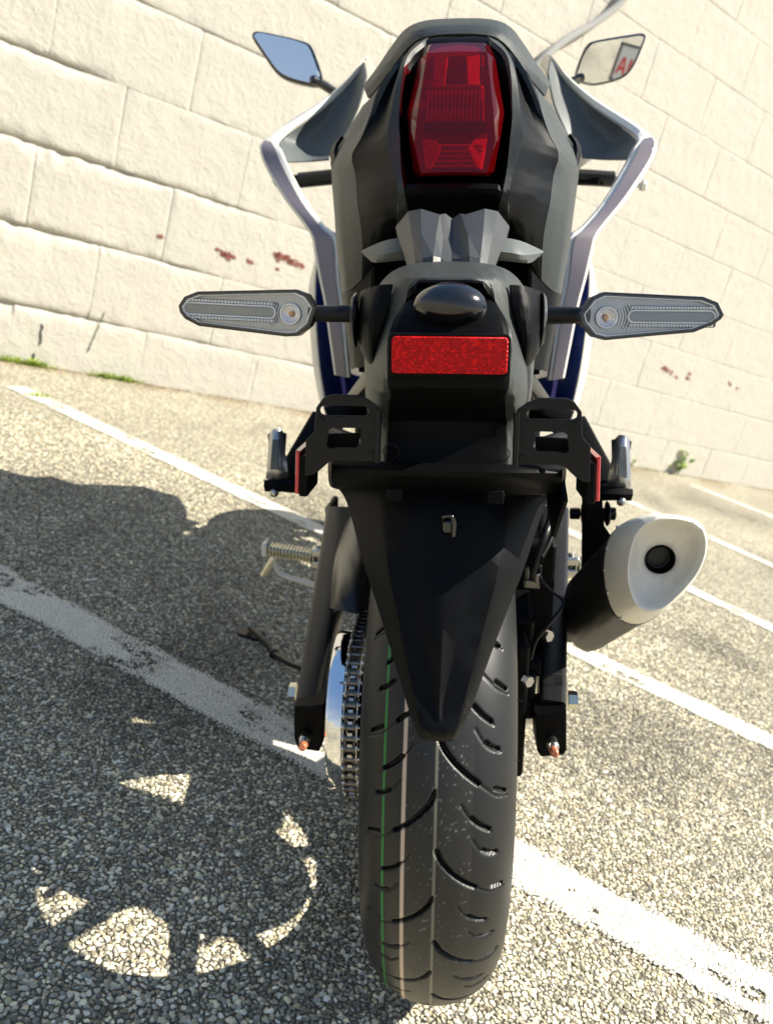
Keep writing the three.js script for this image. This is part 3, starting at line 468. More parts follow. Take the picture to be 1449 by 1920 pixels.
// --- rear fender: long black mudguard hanging from the tail
{
  const rows = [
    [[0, 0.6775, 0.3], [0.025, 0.6775, 0.3], [0.0512, 0.6744, 0.285], [0.0941, 0.6587, 0.24]],
    [[0, 0.6576, 0.315], [0.0254, 0.6576, 0.315], [0.0487, 0.6539, 0.3], [0.0836, 0.646, 0.25]],
    [[0, 0.6237, 0.33], [0.0252, 0.623, 0.328], [0.0442, 0.6178, 0.325], [0.0652, 0.6055, 0.29]],
    [[0, 0.5952, 0.346], [0.0186, 0.5929, 0.34], [0.0372, 0.5904, 0.339], [0.053, 0.5785, 0.308]],
    [[0, 0.5587, 0.361], [0.0104, 0.556, 0.355], [0.028, 0.556, 0.355], [0.0385, 0.5454, 0.33]],
    [[0, 0.522, 0.374], [0.0024, 0.521, 0.372], [0.0182, 0.5226, 0.371], [0.0245, 0.5129, 0.353]],
    [[0, 0.5077, 0.381], [0.0055, 0.5077, 0.381], [0.0134, 0.5068, 0.378], [0.0186, 0.5012, 0.362]],
    [[0, 0.4957, 0.374], [0.0048, 0.4957, 0.374], [0.0096, 0.4943, 0.371], [0.0143, 0.4892, 0.36]]];
  const f = part('rear_fender', sheet(soft(rows.map(sym), 0.08), 1, 4, 0.005, 0.5), M.cowlDark);
  part('wire_hook', [tube([[-0.0026, 0.6547, 0.33], [0.0005, 0.6599, 0.337], [0.0052, 0.66, 0.337], [0.0073, 0.6557, 0.336], [0.0073, 0.6439, 0.332]], 0.0016, 8), box(0.009, 0.011, 0.008, 0.003, ...[0.0031, 0.6499, 0.327])], M.gloss, f);
  for (const k of [1, -1]) part('sun_leak_tab', box(0.012, 0.01, 0.004, 0.0015, k * [0.0373, 0.6751, 0.336][0], [0.0373, 0.6751, 0.336][1], 0.334), M.black, f);  // added tabs that cover a bright sun leak on the fender
  part('sun_block_flange', [1, -1].map((k) => { const g = bar([0.0903, 0.6887, 0.285], [0.0869, 0.6515, 0.265], 0.004, 0.08, 0.004, 0.07, 0.001); return k > 0 ? g : mirrorGeo(g); })[0], M.black, f);  // added flange, keeps sun from leaking in under the shelf
  part('fender_shelf', [sheet([[[0, 0.6987, 0.33], [0.0432, 0.6987, 0.33], [0.0877, 0.6959, 0.31], [0.0958, 0.684, 0.26]], [[0, 0.6939, 0.338], [0.0427, 0.6939, 0.338], [0.0871, 0.6904, 0.316], [0.0965, 0.6768, 0.26]], [[0, 0.6843, 0.33], [0.0515, 0.6847, 0.328], [0.0891, 0.6737, 0.3], [0.0967, 0.6623, 0.25]], [[0, 0.669, 0.3], [0.0543, 0.669, 0.3], [0.0859, 0.6635, 0.27], [0.0942, 0.6568, 0.24]]].map(sym), 2, 3, 0.004)], M.black, f);
}
// --- number plate holder
{
  const h = node('plate_holder');
  const rows = [
    [[0, 0.8451, 0.262], [0.0227, 0.8443, 0.262], [0.0415, 0.8401, 0.26], [0.0537, 0.8315, 0.255], [0.0608, 0.8209, 0.245], [0.0662, 0.8073, 0.22]],
    [[0, 0.8338, 0.312], [0.0191, 0.8338, 0.312], [0.0331, 0.831, 0.308], [0.044, 0.8209, 0.298], [0.0576, 0.8049, 0.275], [0.0705, 0.7956, 0.225]],
    [[0, 0.8281, 0.325], [0.0217, 0.8277, 0.325], [0.0303, 0.8203, 0.32], [0.0428, 0.8048, 0.308], [0.0592, 0.7849, 0.28], [0.0718, 0.7767, 0.225]],
    [[0, 0.8214, 0.318], [0.025, 0.8195, 0.32], [0.0346, 0.8084, 0.326], [0.0454, 0.7936, 0.318], [0.0622, 0.7646, 0.28], [0.0715, 0.7567, 0.225]],
    [[0, 0.7958, 0.346], [0.038, 0.7948, 0.346], [0.0419, 0.7933, 0.343], [0.0489, 0.7788, 0.325], [0.0619, 0.7547, 0.285], [0.071, 0.741, 0.225]],
    [[0, 0.7615, 0.356], [0.0379, 0.7615, 0.356], [0.0422, 0.7612, 0.352], [0.0498, 0.7557, 0.33], [0.0609, 0.7441, 0.29], [0.0695, 0.7296, 0.225]],
    [[0, 0.751, 0.345], [0.0355, 0.751, 0.345], [0.0408, 0.7482, 0.34], [0.049, 0.7406, 0.325], [0.0579, 0.7318, 0.29], [0.067, 0.7181, 0.225]],
    [[0, 0.7269, 0.31], [0.0361, 0.7269, 0.31], [0.0419, 0.7246, 0.308], [0.0482, 0.7215, 0.3], [0.0558, 0.7153, 0.28], [0.0645, 0.7056, 0.225]],
    [[0, 0.6933, 0.318], [0.0361, 0.6933, 0.318], [0.0419, 0.6929, 0.316], [0.048, 0.6917, 0.31], [0.0539, 0.686, 0.28], [0.0606, 0.6755, 0.225]]];
  part('holder_shell', sheet(rows.map(sym), 3, 5, 0.004, 0.9), M.cowl, h);
  part('holder_face', sheet([[[0, 0.8265, 0.3285], [0.0223, 0.8261, 0.3285], [0.0255, 0.8212, 0.3262]], [[0, 0.8202, 0.3225], [0.0263, 0.8187, 0.3245], [0.0337, 0.8095, 0.3295]], [[0, 0.7962, 0.3495], [0.0363, 0.7962, 0.3495], [0.0394, 0.7941, 0.3475]], [[0, 0.761, 0.3598], [0.0377, 0.761, 0.3598], [0.0408, 0.7608, 0.357]], [[0, 0.7506, 0.349], [0.0356, 0.7506, 0.349], [0.04, 0.7487, 0.345]], [[0, 0.7274, 0.314], [0.0382, 0.7274, 0.314], [0.0449, 0.7242, 0.311]], [[0, 0.6971, 0.321], [0.0383, 0.6971, 0.321], [0.0466, 0.6963, 0.317]]].map(sym), 2, 3, 0.002, 0.5), M.black, h);  // black lower rows put the shade of the underside into the colour
  const lamp = new THREE.SphereGeometry(1, 40, 24); lamp.scale(0.0258, 0.0165, 0.02); lamp.rotateX(-0.25); lamp.translate(...[-0.0002, 0.8098, 0.337]);
  part('plate_lamp', lamp, M.gloss, h);
  const c = [[-0.0408, 0.7926], [0.0409, 0.7642]], fr = part('reflector_frame', plate(rrect(c[0][0], c[1][0], c[1][1], c[0][1], 0.004), 0.3665, 0.012, 0.0012), M.black, h);
  const q = [[-0.0381, 0.7906], [0.0388, 0.7665]];
  const NX = 47, NY = 17; const cellTex = (fn) => dataTex(512, 192, fn);
  const prism = (x, y) => { const v = y / 192 * NY, r = Math.floor(v), u = x / 512 * NX + (r % 2) * 0.5, i = Math.floor(u), fx = u - i - 0.5, fy = v - r - 0.5; return [Math.hypot(fx, fy), i, r]; };
  const rmap = dataTex(512, 192, (x, y, o) => { const [d, i, r] = prism(x, y), k = hash2(i, r, 3), s = k > 0.8 ? 1.5 : 0.75 + 0.4 * k, e = d > 0.44 ? 0.6 : 1; o[0] = 0.66 * s * e; o[1] = 0.004 * s; o[2] = 0.004 * s; }, true);
  const rb = cellTex((x, y, o) => { const [d] = prism(x, y); o[0] = o[1] = o[2] = 1 - clamp(d / 0.6); });
  const rg = plate(rrect(q[0][0], q[1][0], q[1][1], q[0][1], 0.0025), 0.3692, 0.006, 0.0008); { const p = rg.attributes.position, u = rg.attributes.uv; for (let i = 0; i < p.count; i++) u.setXY(i, (p.getX(i) - q[0][0]) / (q[1][0] - q[0][0]), (p.getY(i) - q[1][1]) / (q[0][1] - q[1][1])); }
  part('reflector', rg, phy([1, 1, 1], 0.3, 0, { map: rmap, bumpMap: rb, bumpScale: 0.0005, specularIntensity: 0.35 }), fr, 'red rectangular reflector below the plate lamp');
  for (const s of [1, -1]) {
    const cap = sheet([[[0.0435, 0.8264, 0.304], [0.0549, 0.8255, 0.298], [0.0683, 0.823, 0.27], [0.0733, 0.8227, 0.24]], [[0.046, 0.8086, 0.306], [0.0567, 0.8087, 0.304], [0.0684, 0.8069, 0.28], [0.0747, 0.8059, 0.24]], [[0.0527, 0.7896, 0.306], [0.0592, 0.7876, 0.304], [0.0691, 0.7841, 0.28], [0.0749, 0.7816, 0.24]], [[0.0564, 0.7712, 0.296], [0.0583, 0.7683, 0.294], [0.0621, 0.7671, 0.28], [0.067, 0.7648, 0.24]]], 4, 4, 0.004);
    part('joint_cover', s > 0 ? cap : mirrorGeo(cap), M.cowlDark, h);
    const a = s > 0 ? [0.0705, 0.8015, 0.262] : [-0.0742, 0.8003, 0.262];
    part('rubber_collar', [rod(a, [a[0] + s * 0.0032, a[1], a[2]], 0.0215, 0.019, 28)], M.grey, h);
  }
}
// --- bolts on the brackets and the shelf
{
  for (const s of [1, -1]) { const sx = (p) => [s * p[0], p[1], p[2]]; for (const p of [[0.0905, 0.7307, 0.345], [0.0541, 0.7062, 0.345]]) part('bracket_bolt', hexBolt(sx(p), [0, 0, 1], 0.0026, 0.0018), M.satin); }
  for (const x of [-0.041, 0.041]) part('holder_hole', new THREE.TorusGeometry(0.0058, 0.0004, 6, 24).translate(...[0, 0.7054, 0.3225]).translate(x, 0, 0), M.satin);
  for (const s of [1, -1]) { const g = plate([[0.0648, 0.7194], [0.0922, 0.7182], [0.0927, 0.7055], [0.0652, 0.7056]], 0.328, 0.004, 0.0008); part('sun_block_plate', s > 0 ? g : mirrorGeo(g), M.black); }  // last pair: added plates shutting sun out of the bracket windows
}
// --- neck between tail and plate holder
{
  const n = node('tail_bracket');
  const R = [
    [[0, 0.8835, 0.2], [0.0062, 0.8875, 0.202], [0.0106, 0.8862, 0.206], [0.0268, 0.8915, 0.2], [0.038, 0.8904, 0.192], [0.0496, 0.8808, 0.17], [0.0536, 0.8852, 0.12]],
    [[0, 0.8643, 0.224], [0.0069, 0.8656, 0.228], [0.0128, 0.8673, 0.236], [0.0248, 0.8691, 0.234], [0.0329, 0.8682, 0.226], [0.0445, 0.8648, 0.195], [0.0497, 0.8691, 0.13]],
    [[0, 0.8471, 0.256], [0.0083, 0.8482, 0.258], [0.014, 0.8491, 0.262], [0.0223, 0.8476, 0.261], [0.0285, 0.8466, 0.252], [0.0359, 0.8459, 0.225], [0.0409, 0.8498, 0.15]],
    [[0, 0.8392, 0.262], [0.0083, 0.8392, 0.262], [0.014, 0.839, 0.266], [0.0223, 0.8391, 0.264], [0.0283, 0.8382, 0.258], [0.0366, 0.8381, 0.23], [0.042, 0.8423, 0.15]]];
  part('bracket_cover', sheet(R.map(sym), 1, 1, 0.004, 0.22), M.grey, n);
  const wing = sheet([[[0.0338, 0.8719, 0.17], [0.052, 0.871, 0.165], [0.0667, 0.8688, 0.15], [0.0857, 0.8642, 0.12]], [[0.0367, 0.8587, 0.19], [0.0517, 0.8573, 0.186], [0.0663, 0.8568, 0.168], [0.0851, 0.8623, 0.126]], [[0.0412, 0.8516, 0.178], [0.0527, 0.851, 0.174], [0.0681, 0.8506, 0.16], [0.0749, 0.8533, 0.14]]], 2, 2, 0.006, 0.4);
  part('bracket_wing', wing, M.inner, n); part('bracket_wing', mirrorGeo(wing), M.inner, n);
}
// --- tail cowl
{
  const t = node('tail_cowl');
  const lip = [
    [[0, 1.1066, -0.02], [0.0346, 1.1057, -0.022], [0.0553, 1.1008, -0.03], [0.0714, 1.0892, -0.045], [0.0904, 1.0744, -0.07], [0.1085, 1.065, -0.1]],
    [[0, 1.0817, 0.038], [0.0304, 1.081, 0.036], [0.0475, 1.0763, 0.03], [0.0632, 1.0664, 0.014], [0.0812, 1.0545, -0.012], [0.1019, 1.0491, -0.06]],
    [[0, 1.0681, 0.056], [0.0277, 1.0673, 0.054], [0.0436, 1.0635, 0.047], [0.0585, 1.0549, 0.03], [0.0764, 1.0437, 0], [0.0976, 1.039, -0.05]]];
  part('seat_cowl', sheet(lip.map(sym), 4, 5, 0.004, 0.9), M.cowl, t);
  const rows = [
    [[0.0286, 1.0647, 0.058], [0.0392, 1.0621, 0.053], [0.0484, 1.0601, 0.038], [0.0538, 1.0557, 0.037], [0.0755, 1.0411, 0.004], [0.0959, 1.0367, -0.045], [0.1113, 1.0485, -0.12]],
    [[0.0316, 1.0522, 0.088], [0.0457, 1.0447, 0.085], [0.0556, 1.0383, 0.06], [0.0634, 1.0343, 0.066], [0.0823, 1.0163, 0.025], [0.1046, 1.0194, -0.035], [0.122, 1.0322, -0.12]],
    [[0.0465, 1.0304, 0.108], [0.0524, 1.0225, 0.108], [0.0641, 1.0085, 0.076], [0.076, 1.0065, 0.08], [0.0927, 0.9917, 0.035], [0.1163, 0.998, -0.03], [0.1354, 1.0123, -0.12]],
    [[0.0505, 0.9836, 0.132], [0.0581, 0.9805, 0.132], [0.0718, 0.9775, 0.1], [0.088, 0.9727, 0.09], [0.107, 0.9737, 0.038], [0.128, 0.9755, -0.025], [0.1497, 0.9898, -0.12]],
    [[0.0486, 0.9557, 0.146], [0.0594, 0.9557, 0.146], [0.0778, 0.9563, 0.114], [0.099, 0.9551, 0.084], [0.1113, 0.957, 0.042], [0.1298, 0.9624, -0.018], [0.1496, 0.9767, -0.12]],
    [[0.0463, 0.929, 0.158], [0.0524, 0.9282, 0.158], [0.0739, 0.9323, 0.12], [0.0962, 0.9369, 0.078], [0.1122, 0.9401, 0.04], [0.1281, 0.9449, -0.01], [0.1489, 0.9604, -0.12]],
    [[0.0433, 0.9112, 0.166], [0.0486, 0.9089, 0.164], [0.0739, 0.9098, 0.126], [0.0934, 0.9114, 0.086], [0.1103, 0.9118, 0.045], [0.1255, 0.9143, 0], [0.1463, 0.9268, -0.12]],
    [[0.0411, 0.9002, 0.15], [0.05, 0.8932, 0.148], [0.0714, 0.8858, 0.106], [0.0906, 0.8812, 0.072], [0.1076, 0.879, 0.04], [0.1233, 0.8793, 0], [0.1438, 0.8883, -0.12]],
    [[0.0429, 0.9009, 0.1], [0.0562, 0.8865, 0.09], [0.0786, 0.8583, 0.064], [0.094, 0.8416, 0.042], [0.1088, 0.8322, 0.016], [0.1193, 0.8302, -0.01], [0.1378, 0.8322, -0.12]]];
  for (const [n, a, b, m] of [['lamp_surround', 0, 2, M.cowl], ['groove', 1, 4, M.cowlDark], ['side_cowl', 3, 7, M.cowl]]) { const side = sheet(rows.map((q) => (n === 'groove' ? [q[1], q[2], q[3]].map((p) => [p[0], p[1], p[2] - 0.0006]) : q.slice(a, b))), 4, 6, 0.004, 1.2); part(n, side, m, t); part(n, mirrorGeo(side), m, t); }  // groove has a darker material: its shade is put into the colour
  // lower tail sides that run down to the sub-frame
  const low = sheet([[[0.0823, 0.8536, 0.056], [0.1028, 0.8335, 0.027], [0.1199, 0.8303, -0.015], [0.1405, 0.8328, -0.14]], [[0.0841, 0.8057, 0.05], [0.1, 0.8001, 0.02], [0.1168, 0.797, -0.02], [0.1363, 0.7955, -0.14]], [[0.0806, 0.7553, 0.04], [0.0955, 0.7478, 0.01], [0.1111, 0.744, -0.03], [0.1285, 0.7356, -0.14]]], 3, 4, 0.004);
  part('under_cowl', low, M.cowlDark, t); part('under_cowl', mirrorGeo(low), M.cowlDark, t);
  // black frame round the lamp and the underside
  const fr = [[[0, 1.0636, 0.06], [0.0306, 1.0622, 0.06], [0.0478, 1.0371, 0.085]], [[0, 1.049, 0.087], [0.0317, 1.0481, 0.087], [0.0475, 1.0283, 0.1]], [[0, 0.9934, 0.1], [0.0387, 0.9925, 0.1], [0.0513, 0.9839, 0.127]], [[0, 0.9284, 0.13], [0.036, 0.9275, 0.13], [0.0465, 0.9278, 0.155]], [[0, 0.916, 0.166], [0.0391, 0.9156, 0.166], [0.044, 0.9108, 0.163]], [[0, 0.9053, 0.158], [0.0378, 0.9044, 0.158], [0.0423, 0.8998, 0.146]], [[0, 0.9038, 0.1], [0.0409, 0.9028, 0.1], [0.0442, 0.9004, 0.096]]];
  part('lamp_frame', sheet(fr.map(sym), 2, 3, 0.003, 0.6), M.black, t);
  part('tail_floor', sheet([[[0, 0.9038, 0.1], [0.0461, 0.9012, 0.098], [0.082, 0.8694, 0.055]], [[0, 0.8844, 0.06], [0.0599, 0.8798, 0.055], [0.0908, 0.8443, 0.03]], [[0, 0.8242, -0.05], [0.0749, 0.8242, -0.05], [0.1034, 0.8, -0.02]], [[0, 0.7356, -0.08], [0.079, 0.7356, -0.08], [0.1042, 0.7384, -0.04]]].map(sym), 2, 3, 0.003, 0.6), M.black, t);
  // small pads where the cowl meets the tank shroud
  const pad = sheet([[[0.1285, 1.0033, -0.06], [0.1387, 1.0018, -0.08]], [[0.1361, 0.9847, -0.05], [0.1455, 0.987, -0.08]], [[0.1224, 0.9433, -0.01], [0.1314, 0.949, -0.05]]], 3, 3, 0.004);
  part('cowl_pad', pad, M.cowlDark, t); part('cowl_pad', mirrorGeo(pad), M.cowlDark, t);
}
// --- tail light
{
  const t = node('tail_light');
  const red = phy([0.62, 0.009, 0.016], 0.03, 0, { transmission: 0.93, thickness: 0, specularIntensity: 0.6 });
  const rows = [
    [[0, 1.0478, 0.098], [0.0239, 1.0469, 0.098], [0.0301, 1.0472, 0.09]],
    [[0, 1.0344, 0.118], [0.0267, 1.0335, 0.118], [0.0349, 1.0304, 0.108]],
    [[0, 0.9793, 0.15], [0.033, 0.9784, 0.15], [0.0433, 0.9803, 0.133]],
    [[0, 0.9507, 0.164], [0.035, 0.9503, 0.164], [0.0398, 0.9546, 0.151]],
    [[0, 0.9249, 0.172], [0.0285, 0.9241, 0.172], [0.0351, 0.9273, 0.158]],
    [[0, 0.9226, 0.168], [0.0277, 0.9222, 0.168], [0.0326, 0.9243, 0.152]]];
  part('lens', sheet(rows.map(sym), 1, 1, 0, 0.2), red, t);
  const body = phy([0.13, 0.012, 0.015], 0.35), bright = phy([0.6, 0.11, 0.12], 0.25, 0.1), dim = phy([0.2, 0.014, 0.018], 0.3);
  part('lens_rib', Array.from({ length: 15 }, (_, k) => box(0.0011, 0.03, 0.004, 0.0004, -0.0245 + k * 0.0035, [0, 0.9826][1], 0.1345 + 0.0)), bright, t).userData.kind = 'stuff';
  part('lamp_back', sheet([[[0, 1.0487, 0.088], [0.0268, 1.0466, 0.086]], [[0, 1.0336, 0.1], [0.0333, 1.0324, 0.098]], [[0, 0.9859, 0.122], [0.042, 0.9837, 0.122]], [[0, 0.9573, 0.138], [0.038, 0.9569, 0.14]], [[0, 0.9269, 0.15], [0.0295, 0.9265, 0.147]]].map(sym), 1, 1, 0.002), body, t);
  part('lamp_bar', [box(0.05, 0.018, 0.012, 0.004, 0, [0, 0.9958][1], 0.126), box(0.052, 0.012, 0.012, 0.003, 0, [0, 0.9787][1], 0.13)], dim, t);
  part('lamp_bar', box(0.056, 0.008, 0.02, 0.002, 0, [0, 0.9674][1], 0.132), M.black, t);
  part('lamp_bar', box(0.05, 0.012, 0.012, 0.003, 0, [0, 1.0298][1], 0.1), body, t);
  for (const s of [1, -1]) { const g = plateN([[0.0168, 0.9544, 0.152], [0.0291, 0.9566, 0.15], [0.0253, 0.9294, 0.156], [0.0206, 0.9316, 0.158], [0.0121, 0.9476, 0.156]], [0.25, 0.2, 1], 0.004, 0.0006); part('corner_reflector', s > 0 ? g : mirrorGeo(g), bright, t); const e = plateN([[0.0087, 1.0319, 0.112], [0.0212, 1.035, 0.11], [0.0248, 0.9954, 0.128], [0.0142, 1.0084, 0.128]], [0.3, 0.2, 1], 0.003, 0.0006); part('side_reflector_panel', s > 0 ? e : mirrorGeo(e), bright, t); }
  part('lower_grid', Array.from({ length: 5 }, (_, k) => box(0.05, 0.0022, 0.006, 0.0008, 0, [0, 0.933][1] + k * 0.0042, 0.15)), bright, t);
}
// --- turn signals
{
  const lensM = phy([0.95, 0.96, 0.97], 0.04, 0, { transmission: 0.94, thickness: 0, ior: 1.45 }), base = std([0.46, 0.47, 0.47], 0.24, 0.6), guide = phy([0.92, 0.93, 0.92], 0.15, 0, { transmission: 0.1, thickness: 0, clearcoat: 0.6 }), amber = phy([0.75, 0.32, 0.05], 0.15, 0, { clearcoat: 1 });
  const build = (label, out, inn, bar0, bulb, stalk) => {
    const s = node('turn_signal', bike, label), Z = 0.287;
    if (bulb[0] > 0) { out = [...out].reverse(); inn = [...inn].reverse(); }
    const h = part('signal_housing', [plate(out, Z, 0.008, 0.0009, [inn]), plate(out, Z - 0.0075, 0.014, 0.005)], M.gloss, s);
    part('signal_reflector', plate(inn, Z - 0.0062, 0.002, 0.0004), base, s);
    const [x0, y0] = bar0[0], [x1, y1] = bar0[1], dir = Math.sign(x1 - x0) || 1, ang = Math.atan2(y1 - y0, x1 - x0), L = Math.hypot(x1 - x0, y1 - y0);
    const loc = (g) => g.rotateZ(ang).translate(x0, y0, 0);
    part('light_guide', loc(plate(stadium(0, L, -0.0043, 0.0043), Z - 0.002, 0.0045, 0.0014)), phy([0.2, 0.21, 0.205], 0.12, 0.2, { clearcoat: 1 }), s);
    part('guide_edge', loc(plate(stadium(-0.0006, L + 0.0006, -0.0049, 0.0049), Z - 0.0014, 0.003, 0.0003, [stadium(0.0006, L - 0.0006, -0.0038, 0.0038)])), guide, s);
    const teeth = []; for (const v of [-1, 1]) for (let k = 0; k < 27; k++) teeth.push(loc(box(L / 38, 0.0021, 0.0036, 0.0006, 0.003 + k * (L - 0.004) / 27 * 1.02, v * 0.0064, Z - 0.0032)));
    part('prism_row', teeth, guide, s);
    part('prism_channel', loc(plate(rrect(-0.002, L + 0.002, -0.0079, 0.0079, 0.002), Z - 0.0052, 0.001, 0.0002)), std([0.1, 0.11, 0.12], 0.3, 0.5), s);
    const rings = []; for (const [r, z] of [[0.0074, -0.0022], [0.0056, -0.0036], [0.0042, -0.0046]]) rings.push(new THREE.TorusGeometry(r, 0.0009, 8, 40).translate(bulb[0], bulb[1], Z + z));
    const bowl = toCreasedNormals(new THREE.LatheGeometry([[0.0016, -0.0058], [0.0045, -0.005], [0.0072, -0.0026], [0.0077, -0.0018], [0.0083, -0.0022]].map(([x, y]) => new THREE.Vector2(x, y)), 40).rotateX(Math.PI / 2).translate(bulb[0], bulb[1], Z), 0.5);
    const cup = part('bulb_cup', [bowl, ...rings], M.chrome, s); part('bulb', new THREE.SphereGeometry(0.0019, 14, 10).translate(bulb[0], bulb[1], Z - 0.0035), amber, cup);
    const sx = Math.sign(bulb[0]); const arcs = []; for (let k = 0; k < 5; k++) { const g = new THREE.TorusGeometry(0.0102 + k * 0.0021, 0.0004, 6, 20, 1.1); g.rotateZ(sx > 0 ? -0.55 : Math.PI - 0.55); arcs.push(g.translate(bulb[0], bulb[1], Z - 0.0042)); } part('ring_step', arcs, guide, s);
    const cx = inn.reduce((a, p) => a + p[0], 0) / inn.length, cy = inn.reduce((a, p) => a + p[1], 0) / inn.length; part('lens_edge', plate(inn, Z - 0.0002, 0.002, 0.0003, [inn.map(([x, y]) => [cx + (x - cx) * 0.972, cy + (y - cy) * 0.92])]), guide, s);
    part('signal_lens', new THREE.ShapeGeometry(new THREE.Shape(inn.map(([x, y]) => new THREE.Vector2(x, y)))).translate(0, 0, Z + 0.0002), lensM, s);
    part('stalk', [rod(stalk[0], stalk[1], 0.0068, 0.0062, 20), rod(stalk[1], [stalk[1][0] + sx * 0.004, stalk[1][1], stalk[1][2]], 0.0085, 0.007, 20)], M.satin, s);
    return s;
  };
  build('clear turn signal left of the tail, nearest the plain wall', [[-0.2104, 0.8101], [-0.2054, 0.8169], [-0.1946, 0.8209], [-0.1175, 0.8229], [-0.1089, 0.8195], [-0.1021, 0.8093], [-0.1072, 0.7957], [-0.117, 0.788], [-0.1266, 0.7875], [-0.1951, 0.7949], [-0.2055, 0.8001], [-0.2095, 0.8049]],
    [[-0.2083, 0.8097], [-0.2033, 0.8157], [-0.1939, 0.819], [-0.118, 0.821], [-0.1106, 0.8179], [-0.1045, 0.8092], [-0.1089, 0.7973], [-0.1178, 0.79], [-0.1261, 0.7895], [-0.1946, 0.7969], [-0.2037, 0.8017], [-0.2073, 0.8057]],
    [[-0.1345, 0.8055], [-0.2067, 0.8085]], [-0.1229, 0.8047], [[-0.073, 0.8052, 0.272], [-0.1057, 0.8049, 0.276]]);
  build('clear turn signal wrapped in plastic film, above the muffler', [[0.2017, 0.8065], [0.1965, 0.8152], [0.1854, 0.8193], [0.1135, 0.8223], [0.1052, 0.8184], [0.0966, 0.8064], [0.0991, 0.7991], [0.1081, 0.7894], [0.1169, 0.7872], [0.1812, 0.7936], [0.1945, 0.7992], [0.2001, 0.8034]],
    [[0.199, 0.8068], [0.1948, 0.8137], [0.1849, 0.8174], [0.114, 0.8204], [0.1065, 0.8169], [0.099, 0.8061], [0.101, 0.7999], [0.1091, 0.791], [0.1172, 0.7891], [0.1802, 0.7956], [0.1931, 0.8007], [0.1978, 0.8042]],
    [[0.1328, 0.8048], [0.1961, 0.8049]], [0.1172, 0.8039], [[0.0708, 0.8051, 0.272], [0.1017, 0.8053, 0.276]]);
  { // clear film still round the right signal
    const film = phy([1, 1, 1], 0.02, 0, { transmission: 1, thickness: 0, ior: 1.3 }), rows = [];
    part('plastic_film', sheet([[[0.095, 0.8149, 0.289], [0.1018, 0.8186, 0.293], [0.1069, 0.8226, 0.289]], [[0.0941, 0.8064, 0.293], [0.0977, 0.8064, 0.29], [0.0993, 0.808, 0.294]], [[0.0964, 0.7933, 0.289], [0.0994, 0.7972, 0.293], [0.1033, 0.7933, 0.29]]], 5, 5, 0, 1.2), film, bike, 'crinkled clear film left round the right turn signal');
    const tail = [[[0.0967, 0.7909, 0.288], [0.1028, 0.7894, 0.29], [0.1124, 0.7872, 0.29]], [[0.0956, 0.7863, 0.292], [0.1045, 0.7847, 0.287], [0.115, 0.7849, 0.29]], [[0.0968, 0.7815, 0.289], [0.1053, 0.7825, 0.292], [0.1223, 0.7837, 0.289]]];
    part('film_flap', sheet(tail, 4, 4, 0, 1.2), film);
    part('film_flap', sheet([[[0.1928, 0.8193, 0.29], [0.1981, 0.8177, 0.293]], [[0.1935, 0.8154, 0.294], [0.2007, 0.8133, 0.289]], [[0.1979, 0.808, 0.29], [0.2001, 0.8057, 0.292]]], 4, 4, 0, 1.2), film);
  }
}
// --- number plate brackets with side reflectors
{
  const out = [[0.0488, 0.7405], [0.0554, 0.7457], [0.0643, 0.7491], [0.0823, 0.7491], [0.0884, 0.7465], [0.0935, 0.7397], [0.095, 0.7231], [0.097, 0.72], [0.1014, 0.7158], [0.1025, 0.6898], [0.0975, 0.6901], [0.0928, 0.6929], [0.0845, 0.7003], [0.0783, 0.7019], [0.0497, 0.7015]];
  const sa = [[0.0557, 0.7341], [0.0908, 0.7412]], win = [[0.0605, 0.7261], [0.0816, 0.7261], [0.0855, 0.7235], [0.0865, 0.7162], [0.0874, 0.7123], [0.0845, 0.7092], [0.0784, 0.7104], [0.0647, 0.7104], [0.0608, 0.7139]];
  const g = plate(out, 0.345, 0.003, 0.0006, [stadium(sa[0][0], sa[1][0], sa[0][1], sa[1][1]), win]);
  const lip = merge([bar([0.0485, 0.739, 0.345], [0.0493, 0.7015, 0.345], 0.0035, 0.012, 0.0035, 0.012, 0.001)]);
  for (const s of [1, -1]) {
    const F = (q) => (s > 0 ? q : mirrorGeo(q)), b = part('plate_bracket', F(merge([g, lip])), M.satin, bike, s > 0 ? 'black slotted bracket on the right' : 'black slotted bracket on the left');
    part('reflector_base', F(merge([plateN([[0.1012, 0.7033, 0.338], [0.1071, 0.7025, 0.338], [0.1085, 0.6723, 0.338], [0.1026, 0.6723, 0.338]], [0, 0, 1], 0.05, 0.001)])), M.black, b);
    part('side_reflector', F(plateN([[0.1076, 0.7061, 0.336], [0.1107, 0.7069, 0.336], [0.1123, 0.6742, 0.336], [0.1092, 0.6734, 0.336]], [0, 0, 1], 0.056, 0.0012)), phy([0.55, 0.01, 0.02], 0.2, 0.1, { clearcoat: 1 }), b);
  }
}
